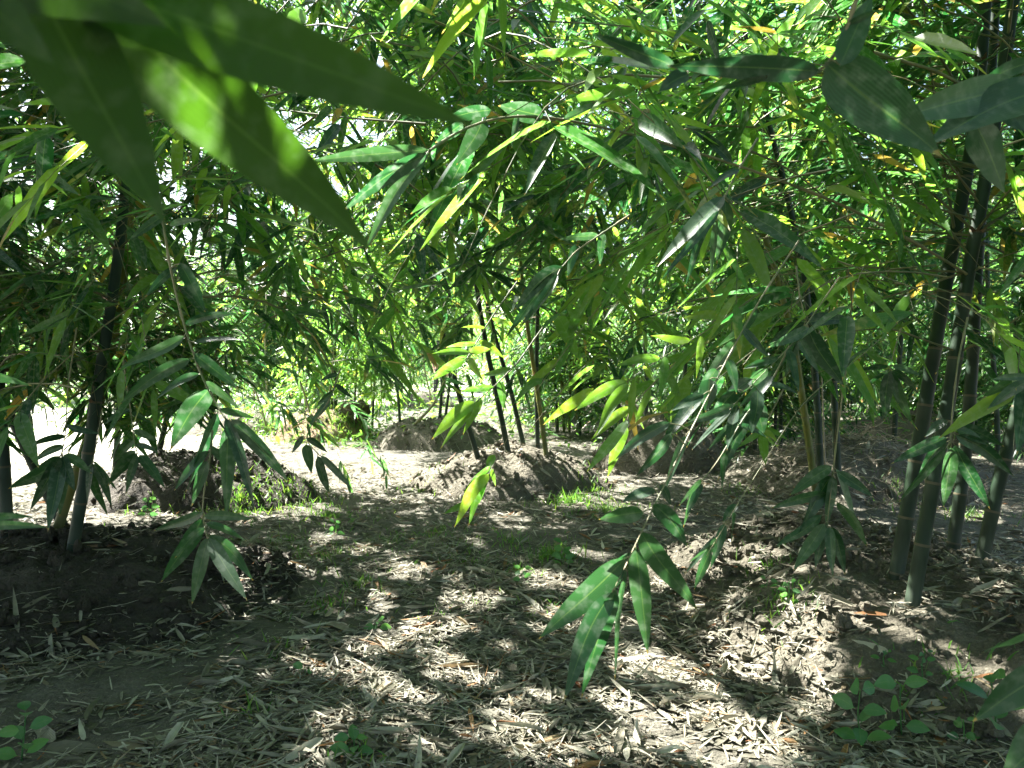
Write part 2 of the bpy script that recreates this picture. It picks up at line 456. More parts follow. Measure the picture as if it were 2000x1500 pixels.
def in_sun_shaft(p, lens=False):
    m = np.zeros(p.shape[:-1], bool)
    for g, r in PATCHES:
        if lens and g[1] > .6: continue
        mg = .04 if g[2] < .7 else .02 if g[1] > .6 else .035
        w = p - g
        t = w @ SUN
        dist = np.linalg.norm(w - t[..., None] * SUN, axis=-1)
        m |= (dist < r * 1.05 + mg) & (t > 0.3)
    return m


CLEAR_X = [-400, 0, 250, 480, 560, 900, 1300, 1500, 1750, 2000, 2500]
CLEAR_Y = [910, 900, 870, 800, 720, 780, 840, 830, 790, 800, 790]


CORRIDORS = [([0, 200, 380, 560, 745, 1190], [1975, 1950, 1920, 1885, 1860, 1780], 3.3, 44), ([150, 340, 480, 740, 1125], [1915, 1890, 1860, 1815, 1750], 3.6, 36),
             ([250, 380, 550, 760, 1085], [255, 245, 225, 190, 140], 4.0, 24), ([200, 400, 540, 680, 930], [1490, 1542, 1572, 1588, 1603], 6.6, 22), ([330, 480, 660, 900], [1455, 1500, 1550, 1575], 6.7, 16),
             ([560, 680, 770, 885], [930, 950, 970, 993], 7.8, 14), ([600, 740, 870], [1040, 1047, 1055], 7.8, 16)]


def blocked_view(p, dmax=6.5):
    """near the lens, or hanging lower than the grove's trimmed skirt"""
    x, y, z = project(p)
    lim = np.interp(x, CLEAR_X, CLEAR_Y)
    near = np.linalg.norm(p - CAM, axis=-1) < 1.55
    for ys, xs, d, w in CORRIDORS:       # culms that stand free of leaves on this side
        near |= (z > 0) & (z < d) & (y > ys[0]) & (y < ys[-1]) & (np.abs(x - np.interp(y, ys, xs)) < w)
    return near | ((z > 0) & (z < dmax) & (y > lim) & (x > -200) & (x < 2200))


# ------------------------------------------------------------------ bamboo generator
def branch_geo(rng, P0, az, el, Lb, droop, T=7, F=7, leaf=0.188):
    """geometry of B branches: returns tubes and leaves with a leading branch axis"""
    B = len(P0)
    t = np.linspace(0, 1, 8)
    d0 = np.stack([np.sin(az) * np.cos(el), np.cos(az) * np.cos(el), np.sin(el)], -1)
    wob = rng.normal(0, .035, (B, 1, 3)) * np.sin(t * np.pi * 1.5)[None, :, None]

    def pos(tt):   # tt (B,n)
        return P0[:, None, :] + d0[:, None, :] * (Lb[:, None] * tt)[..., None] + np.array([0, 0, -1.0]) * (droop[:, None] * Lb[:, None] * tt ** 2.2)[..., None]

    def tang(tt):
        return unit(d0[:, None, :] + np.array([0, 0, -1.0]) * (droop[:, None] * 2.2 * tt ** 1.2)[..., None])
    bp = pos(np.broadcast_to(t, (B, 8))) + wob
    br = (0.0055 * np.clip(Lb / 1.4, .5, 1.3))[:, None] * (1 - .82 * t)[None, :]
    tt = np.linspace(.2, 1, T)[None, :] + rng.uniform(-.05, .05, (B, T)); tt[:, -1] = .985
    tt = np.clip(tt, .08, .99)
    tb = pos(tt); tg = tang(tt)
    lat = unit(np.cross(tg, np.array([0, 0, 1.0])) + 1e-6)
    sg = np.where(np.arange(T) % 2 == 0, 1, -1)[None, :] * np.where(rng.random((B, 1)) < .5, 1, -1)
    a = R(1) * rng.uniform(22, 68, (B, T)); a[:, -1] = R(5)
    upv = rng.normal(0.0, .32, (B, T))
    td = unit(tg * np.cos(a)[..., None] + lat * (sg * np.sin(a))[..., None] + np.array([0, 0, 1.0]) * upv[..., None])
    tl = rng.uniform(.14, .42, (B, T)) * (1.1 - .35 * tt)
    s = np.linspace(0, 1, 4)
    tdrop = rng.uniform(-.05, .45, (B, T))
    tp = tb[:, :, None, :] + td[:, :, None, :] * (tl[..., None] * s)[..., None] + np.array([0, 0, -1.0]) * (tdrop[..., None] * tl[..., None] * s ** 2)[..., None]
    trad = np.broadcast_to(0.0018 * (1 - .6 * s), (B, T, 4))
    fs = np.linspace(.35, 1, F)
    fb = tb[:, :, None, :] + td[:, :, None, :] * (tl[..., None] * fs)[..., None] + np.array([0, 0, -1.0]) * (tdrop[..., None] * tl[..., None] * fs ** 2)[..., None]
    ft = unit(td[:, :, None, :] + np.array([0, 0, -1.0]) * (tdrop[..., None] * 2 * fs)[..., None])
    fl = unit(np.cross(ft, np.array([0, 0, 1.0])) + 1e-6)
    fsg = np.where(np.arange(F) % 2 == 0, 1, -1)[None, None, :]
    b = R(1) * rng.uniform(18, 72, (B, T, F)); b[:, :, -1] = R(4)
    g = rng.uniform(-.25, .42, (B, T, F))
    ld = unit(ft * np.cos(b)[..., None] + fl * (fsg * np.sin(b))[..., None] + np.array([0, 0, -1.0]) * g[..., None])
    ln = np.array([0, 0, 1.0]) + rng.normal(0, .45, (B, T, F, 3))
    LL = np.clip(rng.normal(leaf, leaf * .24, (B, T, F)), leaf * .4, leaf * 1.6)
    LW = LL * rng.uniform(.135, .205, (B, T, F))
    dr = rng.uniform(.0, .26, (B, T, F)); fo = rng.uniform(.1, .55, (B, T, F))
    keep = rng.random((B, T, F)) > .12
    return dict(bp=bp, br=br, tp=tp, tr=trad, fb=fb, ld=ld, ln=ln, L=LL, W=LW, dr=dr, fo=fo, keep=keep)


def emit_branch(g, i, wood, leafmb, tk=None):
    """write branch i of geometry g"""
    tubes(wood, g['bp'][i:i + 1], g['br'][i:i + 1], 4)
    tw = np.ones(g['tp'].shape[1], bool) if tk is None else tk
    tubes(wood, g['tp'][i][tw], g['tr'][i][tw], 3)
    k = g['keep'][i] & tw[:, None]
    leaves(leafmb, g['fb'][i][k], g['ld'][i][k], g['ln'][i][k], g['L'][i][k], g['W'][i][k], g['dr'][i][k], g['fo'][i][k])


def culm_path(pts, H, rng, bend=None):
    """extend the visible polyline upwards, arching over"""
    pts = [np.array(p, float) for p in pts]
    d = unit(pts[-1] - pts[-2]); p = pts[-1].copy()
    lean = np.array([d[0], d[1], 0]) + (rng.normal(0, .05, 3) if bend is None else np.array(bend)); lean[2] = 0
    while p[2] < H and len(pts) < 80:
        k = max(0, (p[2] - H * .45) / H)
        d = unit(d + lean * .10 * k + np.array([0, 0, -.06 * k]))
        p = p + d * .3; pts.append(p.copy())
        if d[2] < .05: break
    pts = np.array(pts)
    s = np.concatenate([[0], np.cumsum(np.linalg.norm(np.diff(pts, axis=0), axis=1))])
    # Catmull-like smoothing by resampling then box filtering
    n = int(s[-1] / .06)
    q = np.stack([np.interp(np.linspace(0, s[-1], n), s, pts[:, k]) for k in range(3)], -1)
    for _ in range(12):
        q[1:-1] = .25 * q[:-2] + .5 * q[1:-1] + .25 * q[2:]
    return q


def culm_mesh(mb, q, r0, inter=.27, phase=.35):
    s = np.concatenate([[0], np.cumsum(np.linalg.norm(np.diff(q, axis=0), axis=1))])
    S = s[-1]
    nn = int(S / inter)
    nodes = []
    u = []; rr = []
    for i in range(nn):
        for off, k in ((-.045, 1.0), (-.012, 1.055), (.012, 1.07), (.045, .985), (.5, .97)):
            u.append(i + off); rr.append(k)
    u = np.array(u); rr = np.array(rr)
    sp = np.clip((u + phase) * inter, 0, S)
    pts = np.stack([np.interp(sp, s, q[:, k]) for k in range(3)], -1)
    rad = r0 * rr * (1 - .8 * (sp / S) ** 1.25)
    tubes(mb, pts, rad, 12, 0, v0=u[None] + 1.0 - 1.0)
    ns = np.clip((np.arange(nn) + phase) * inter, 0, S)
    npts = np.stack([np.interp(ns, s, q[:, k]) for k in range(3)], -1)
    return npts, ns / S


def make_bamboo(label, group, pts, r0, H, seed, zmin=1.4, mat=None, leafmat=None, nb=3, az_bias=None, spread=3.14, Lmul=1.0, T=9, F=8, bend=None, cull=True):
    rng = np.random.default_rng(seed)
    base = np.array(pts[0], float)
    root = thing('bamboo', label, 'bamboo', group, tuple(base))
    q = culm_path(pts, H, rng, bend)
    down = q[:1] - unit(q[3:4] - q[:1]) * .35
    q = np.concatenate([down, q])
    mb = MB(); npts, nf = culm_mesh(mb, q - base, r0)
    for j in range(len(npts)):           # papery sheath remnants at the branching nodes
        if npts[j][2] + base[2] < zmin - .3 or rng.random() < .25: continue
        ns = rng.integers(3, 8); az_ = rng.uniform(0, 6.28, ns)
        out = np.stack([np.cos(az_), np.sin(az_), rng.uniform(-.2, 1.2, ns)], -1)
        rr_ = r0 * (1 - .8 * nf[j] ** 1.25)
        leaves(mb, npts[j] + out * np.array([1, 1, 0]) * rr_ * .95, out, np.stack([np.cos(az_), np.sin(az_), -.4 * np.ones(ns)], -1) + rng.normal(0, .3, (ns, 3)), rng.uniform(.025, .075, ns), rng.uniform(.008, .022, ns), .2, .6, ts=(0, .3, .7, 1), prof=[(0, 1), (.5, .8), (1, 0)], m=1)
    mb.build('culm', [mat or CULM_M, SHEATH], root)
    sel = [i for i in range(len(npts)) if npts[i][2] + base[2] > zmin]
    P0 = []; az = []; el = []; Lb = []; dr = []
    for j, i in enumerate(sel):
        for b in range(nb):
            P0.append(npts[i] + base)
            c = az_bias if (az_bias is not None and rng.random() < .7) else rng.uniform(-3.14, 3.14)
            az.append(c + rng.normal(0, spread * .3) if az_bias is not None else c)
            el.append(R(rng.uniform(8, 52)))
            f = nf[i]
            Lb.append(Lmul * rng.uniform(.75, 1.55) * (1.15 - .75 * max(0, f - .35)))
            dr.append(rng.uniform(.15, .8))
    if not P0:
        return root
    P0 = np.array(P0); g = branch_geo(rng, P0, np.array(az), np.array(el), np.array(Lb), np.array(dr), T, F)
    mid = g['fb'] + g['ld'] * (g['L'] * .5)[..., None]
    if cull:
        g['keep'] &= ~in_sun_shaft(mid)
        bad = blocked_view(mid) | blocked_view(g['fb'] + g['ld'] * g['L'][..., None])
        g['keep'] &= ~bad
        tbad = bad.mean(2) > .5
        bbad = blocked_view(g['bp']).mean(1) > .3
    else:
        tbad = np.zeros(g['keep'].shape[:2], bool); bbad = np.zeros(len(P0), bool)
    for k in ('bp', 'tp', 'fb'):
        g[k] = g[k] - base
    for i in range(len(P0)):
        if bbad[i]: continue
        w, l = MB(), MB()
        emit_branch(g, i, w, l, ~tbad[i])
        b = w.build('branch', TWIG_M, root)
        if l.n: l.build('foliage', leafmat or LEAF, b)
    return root


# ------------------------------------------------------------------ ground
def axis(fine, lo, hi, step, far, n):
    a = np.arange(lo, hi, step)
    gl = lo - np.geomspace(step * 2, far, n)[::-1]; gr = hi + np.geomspace(step * 2, far, n)
    return np.concatenate([gl, a, gr])


def build_ground():
    xs = axis(0, -5.0, 5.0, .03, 300, 60); ys = axis(0, 1.2, 9.5, .03, 300, 70)
    X, Y = np.meshgrid(xs, ys, indexing='ij')
    near = np.exp(-((np.maximum(np.abs(X) - 5, 0)) ** 2 + np.maximum(Y - 10, 0) ** 2) / 30)
    Z = ground_z(X, Y) + near * (.018 * fbm(X * 9, Y * 9, 3, 21) + .006 * fbm(X * 23, Y * 23, 2, 31))
    mb = MB(); mb.add(np.stack([X, Y, Z], -1), grid_quads(len(xs), len(ys))[:, ::-1])
    o = mb.build('ground', SOIL); tag(o, 'bare trodden soil floor of the bamboo grove', None, None, 'structure')


build_ground()

for name, label, lobes in MOUNDS:
    cx = np.mean([l[0] for l in lobes]); cy = np.mean([l[1] for l in lobes])
    rx = max(abs(l[0] - cx) + l[2] for l in lobes) * 1.35; ry = max(abs(l[1] - cy) + l[3] for l in lobes) * 1.35
    near = cy < 13
    nx = 160 if cy < 8.5 else 110 if near else 60
    gx = np.linspace(-rx, rx, nx); gy = np.linspace(-ry, ry, nx)
    X, Y = np.meshgrid(cx + gx, cy + gy, indexing='ij')
    m = mound_h(X, Y, lobes)
    rough = np.clip(m * 6, 0, 1)
    lump = (1.7 if name in ('dark', 'front') else 1.5) * .035 * fbm(X * 5, Y * 5, 3, 41) + .018 * np.abs(fbm(X * 13, Y * 13, 3, 51)) + (.012 * fbm(X * 34, Y * 34, 2, 61) if near else 0)
    Z = ground_z(X, Y) + np.maximum(m, -.08) + rough * lump - .012
    v = np.stack([X, Y, Z], -1); q = grid_quads(nx, nx)[:, ::-1]
    keep = (m.ravel()[q] > -.06).any(1)
    used = np.unique(q[keep]); remap = np.zeros(nx * nx, int); remap[used] = np.arange(len(used))
    mb = MB(); mb.add(v.reshape(-1, 3)[used], remap[q[keep]])
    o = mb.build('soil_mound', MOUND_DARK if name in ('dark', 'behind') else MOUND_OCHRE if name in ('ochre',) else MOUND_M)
    tag(o, label, 'mound', 'soil mounds heaped round the bamboo')

# ------------------------------------------------------------------ leaf litter
def seg_dist(x, y, a, b):
    ax, ay = a; bx, by = b
    t = np.clip(((x - ax) * (bx - ax) + (y - ay) * (by - ay)) / ((bx - ax) ** 2 + (by - ay) ** 2 + 1e-9), 0, 1)
    return np.hypot(x - ax - t * (bx - ax), y - ay - t * (by - ay))


BARE = [(hit(*a)[:2], hit(*b)[:2], w) for a, b, w in [((-80, 1400), (270, 1325), .20), ((270, 1340), (540, 1230), .15), ((470, 1190), (640, 1140), .13),
        ((1240, 1380), (1330, 1450), .10), ((1250, 1260), (1310, 1290), .06), ((640, 1130), (820, 1060), .14), ((1320, 1060), (1340, 1090), .12), ((1380, 1470), (1450, 1500), .12), ((60, 1480), (300, 1420), .06)]]


def litter():
    rng = np.random.default_rng(77)
    mb = MB()
    bands = [(1.9, 3.4, 1250, (0, .12, .35, .65, 1)), (3.4, 5.5, 1050, (0, .13, .38, .7, 1)), (5.5, 9.5, 520, (0, .2, .6, 1)), (9.5, 20, 150, (0, .3, 1))]
    for y0, y1, dens, ts in bands:
        w0 = .70 * y1 + .3
        n = int(2 * w0 * (y1 - y0) * dens)
        x = rng.uniform(-w0, w0, n); y = rng.uniform(y0, y1, n)
        k = np.abs(x) < .70 * y + .3
        # clumpy cover; thin where the path is trodden bare and on the steep mound faces
        dn = np.clip(.62 + 1.1 * fbm(x * 1.3, y * 1.3, 3, 71), .08, 1)
        for a, b, w in BARE:
            dn *= 1 - .93 * np.exp(-(seg_dist(x, y, a, b) / w) ** 4)
        m = np.zeros(n)
        for nm, _, lobes in MOUNDS:
            mh = np.maximum(mound_h(x, y, lobes), 0)
            m = np.maximum(m, mh)
            if nm in ('dark',): dn *= 1 - .9 * np.clip(mh * 9, 0, 1)
            elif nm == 'front': dn *= 1 - .8 * np.clip(mh * 8, 0, 1) * np.clip((3.35 - y) * 4, 0, 1) * np.clip((x - 1.15) * 3, 0, 1)
            elif nm in ('behind', 'centre'): dn *= 1 - .6 * np.clip(mh * 6, 0, 1) + .4 * np.clip(mh * 6 - 1.4, 0, 1)
        steep = np.clip(m * 5, 0, 1)
        dn *= 1 - .2 * steep
        k &= rng.random(n) < dn
        x, y = x[k], y[k]; n = len(x)
        e = .03
        hz = height(x, y)
        gx = (height(x + e, y) - hz) / e; gy = (height(x, y + e) - hz) / e
        nrm = unit(np.stack([-gx, -gy, np.ones(n)], -1))
        yaw = rng.uniform(0, 6.283, n)
        d = np.stack([np.cos(yaw), np.sin(yaw), np.zeros(n)], -1)
        d = unit(d - nrm * np.sum(d * nrm, -1, keepdims=True) + nrm * rng.normal(.02, .13, (n, 1)))
        L = np.clip(rng.gamma(3.0, .0265, n), .02, .21) * np.where(rng.random(n) < .3, .5, 1)
        W = np.clip(L * rng.uniform(.06, .20, n), .003, .032)
        z = hz + .004 + rng.random(n) ** 2 * .028
        base = np.stack([x, y, z], -1) - d * (L * .5)[:, None]
        leaves(mb, base, d, nrm + rng.normal(0, .28, (n, 3)), L, W, rng.normal(0, .17, n), rng.uniform(-.6, 1.7, n), ts=ts, twist=rng.normal(0, 1.1, n))
        if y1 < 9:      # torn scraps
            i = rng.integers(0, n, int(n * 1.8)); f = len(i)
            xx = x[i] + rng.normal(0, .06, f); yy = y[i] + rng.normal(0, .06, f)
            yaw = rng.uniform(0, 6.283, f); d = np.stack([np.cos(yaw), np.sin(yaw), rng.normal(0, .15, f)], -1)
            leaves(mb, np.stack([xx, yy, height(xx, yy) + .004 + rng.random(f) * .014], -1), d, np.array([0, 0, 1.]) + rng.normal(0, .3, (f, 3)), rng.gamma(3, .012, f), rng.uniform(.003, .011, f), rng.normal(0, .2, f), rng.uniform(-.5, .8, f), ts=(0, .5, 1), prof=[(0, .7), (.5, 1), (1, .3)])
        if y1 < 9:      # flattened, half rotted lower layer
            i = rng.integers(0, n, int(n * 1.1)); f = len(i)
            xx = x[i] + rng.normal(0, .05, f); yy = y[i] + rng.normal(0, .05, f)
            yaw = rng.uniform(0, 6.283, f); d = np.stack([np.cos(yaw), np.sin(yaw), rng.normal(0, .05, f)], -1); Lf = rng.gamma(4, .02, f)
            leaves(mb, np.stack([xx, yy, height(xx, yy) + .001 + rng.random(f) * .008], -1) - d * (Lf * .5)[:, None], d, np.array([0, 0, 1.]) + rng.normal(0, .12, (f, 3)), Lf, Lf * rng.uniform(.1, .3, f), 0, rng.uniform(-.3, .5, f), ts=(0, .25, .7, 1), prof=[(0, .5), (.25, 1), (.7, .8), (1, .1)], m=1)
        # dry sticks and leaf stalks among them
        if y1 < 9:
            ns = n // 5
            i = rng.integers(0, n, ns)
            yaw = rng.uniform(0, 6.28, ns); Ls = rng.gamma(3, .04, ns)
            d = np.stack([np.cos(yaw), np.sin(yaw), rng.normal(.02, .08, ns)], -1)
            s = np.linspace(-.5, .5, 4)
            pts = np.stack([x[i], y[i], hz[i] + .02], -1)[:, None, :] + d[:, None, :] * (Ls[:, None] * s)[..., None]
            pts[:, 1:3] += rng.normal(0, .006, (ns, 2, 3))
            tubes(mb, pts, np.broadcast_to((rng.uniform(.0008, .0025, ns))[:, None], (ns, 4)), 4)
    o = mb.build('leaf_litter', [LITTER_M, LITTER_OLD])
    tag(o, 'grey beige dry bamboo leaves strewn over the soil', None, None, 'stuff')


litter()

# clods on the bare faces of the near mounds
def clods():
    rng = np.random.default_rng(5)
    mb = MB()
    ph = np.linspace(0, np.pi, 6); th = np.linspace(0, 2 * np.pi, 8, endpoint=False)
    sp = np.stack([np.sin(ph)[:, None] * np.cos(th), np.sin(ph)[:, None] * np.sin(th), np.broadcast_to(np.cos(ph)[:, None], (6, 8))], -1)
    q = grid_quads(6, 8, True)
    for (nm, cnt) in (('front', 2200), ('dark', 2200), ('behind', 350), ('centre', 450), ('twiggy', 300), ('tall', 700), ('pale', 600), ('ochre', 400)):
        lobes = [l for l in MOUNDS if l[0] == nm][0][2]
        for _ in range(cnt):
            cx, cy, rx, ry, h = lobes[rng.integers(len(lobes))]
            a = rng.uniform(0, 6.28); r = np.sqrt(rng.random()) * 1.08
            x = cx + rx * r * np.cos(a); y = cy + ry * r * np.sin(a)
            s = min(.006 * (1 / max(rng.random(), .02)) ** .55, .032)
            z = float(height(x, y)) + .012
            dis = 1 + rng.normal(0, .17, (6, 8, 1)); dis[0] = dis[0, 0]; dis[-1] = dis[-1, 0]
            mb.add(sp * dis * s * rng.uniform(.6, 1.3, 3) + np.array([x, y, z]), q, None, 1 if nm in ('dark', 'behind') else 0)
    o = mb.build('soil_crumbs', [MOUND_M, MOUND_DARK], smooth=False)
    tag(o, 'loose crumbs of dry soil on the mounds', None, None, 'stuff')


clods()

# ------------------------------------------------------------------ grass and ground cover
def grass():
    rng = np.random.default_rng(19)
    mb = MB()
    spots = [((560, 965), .85, 420, .08), ((470, 985), .4, 260, .10), ((1180, 1000), .5, 320, .08), ((1110, 985), .35, 120, .14), ((1080, 1090), .25, 140, .10), ((640, 1090), .4, 130, .07),
             ((700, 1145), .3, 70, .07), ((850, 1040), .6, 120, .05), ((1020, 1120), .3, 60, .06), ((640, 1190), .22, 45, .08), ((1500, 1110), .25, 90, .06), ((1530, 1170), .2, 110, .06),
             ((1890, 1010), .5, 130, .09), ((490, 1400), .12, 12, .10), ((950, 1180), .5, 60, .04), ((560, 1270), .3, 30, .06), ((280, 1000), .2, 40, .06), ((700, 1480), .12, 20, .06),
             ((690, 818), .3, 160, .22), ((520, 840), .8, 420, .12), ((660, 825), 1.2, 700, .12), ((780, 800), 1.6, 700, .12), ((1860, 1330), .3, 60, .09), ((900, 1100), .6, 160, .05), ((760, 1060), .5, 140, .05), ((1000, 1060), .6, 160, .06), ((560, 1060), .4, 120, .06), ((1250, 1120), .4, 60, .05),
             ((640, 1010), .5, 200, .07), ((1160, 960), .5, 160, .08), ((820, 960), .5, 90, .06), ((1080, 1180), .4, 60, .05), ((860, 1200), .4, 40, .05), ((1450, 960), .5, 90, .07), ((1750, 960), .6, 120, .08)]
    for (pp, rad, n, hh) in spots:
        c = hit(*pp)
        a = rng.uniform(0, 6.28, n); r = rad * np.abs(rng.normal(0, .55, n))
        x = c[0] + r * np.cos(a); y = c[1] + r * np.sin(a)
        b = np.stack([x, y, height(x, y)], -1)
        d = np.stack([rng.normal(0, .45, n), rng.normal(0, .45, n), np.ones(n)], -1)
        L = hh * rng.uniform(.5, 1.5, n)
        leaves(mb, b, d, rng.normal(0, 1, (n, 3)), L, L * .05 + .003, rng.uniform(0, .5, n), .3, ts=(0, .3, .65, 1), prof=[(0, .7), (.3, 1), (1, 0)])
    o = mb.build('grass', GRASS_M); tag(o, 'thin green grass tufts growing through the litter', None, None, 'stuff')
    # undergrowth: broad small leaves far off
    mb = MB()
    n = 52000
    y = 11 + 34 * rng.random(n) ** 1.2; x = rng.uniform(-1, 1, n) * (.72 * y + 2)
    px = 1000 + FPX * x / y
    dens = np.clip(.25 + 1.3 * fbm(x * .5, y * .5, 3, 91), 0, 1)
    dens = np.where(px > 1350, dens + .45, np.where(px > 600, dens + .25, dens)) * np.where(y < 12.5, .45, 1)
    k = rng.random(n) < dens
    x, y = x[k], y[k]; n = len(x)
    b = np.stack([x, y, height(x, y) + rng.random(n) ** 1.6 * np.where(y > 16, .55, .22)], -1)
    d = np.stack([rng.normal(0, 1, n), rng.normal(0, 1, n), rng.uniform(0, .8, n)], -1)
    L = rng.uniform(.06, .2, n)
    leaves(mb, b, d, np.array([0, 0, 1.0]) + rng.normal(0, .4, (n, 3)), L, L * rng.uniform(.12, .45, n), .3, .3, ts=(0, .35, .7, 1), prof=OVATE)
    o = mb.build('ground_cover', GRASS_M); tag(o, 'low bright green undergrowth beyond the mounds', None, None, 'stuff')


grass()

# ------------------------------------------------------------------ near bamboo (each culm one thing)
def px_path(pp, d, drift=0.0):
    n = len(pp)
    return [P(x, y, d + drift * i / max(n - 1, 1)) for i, (x, y) in enumerate(pp)]


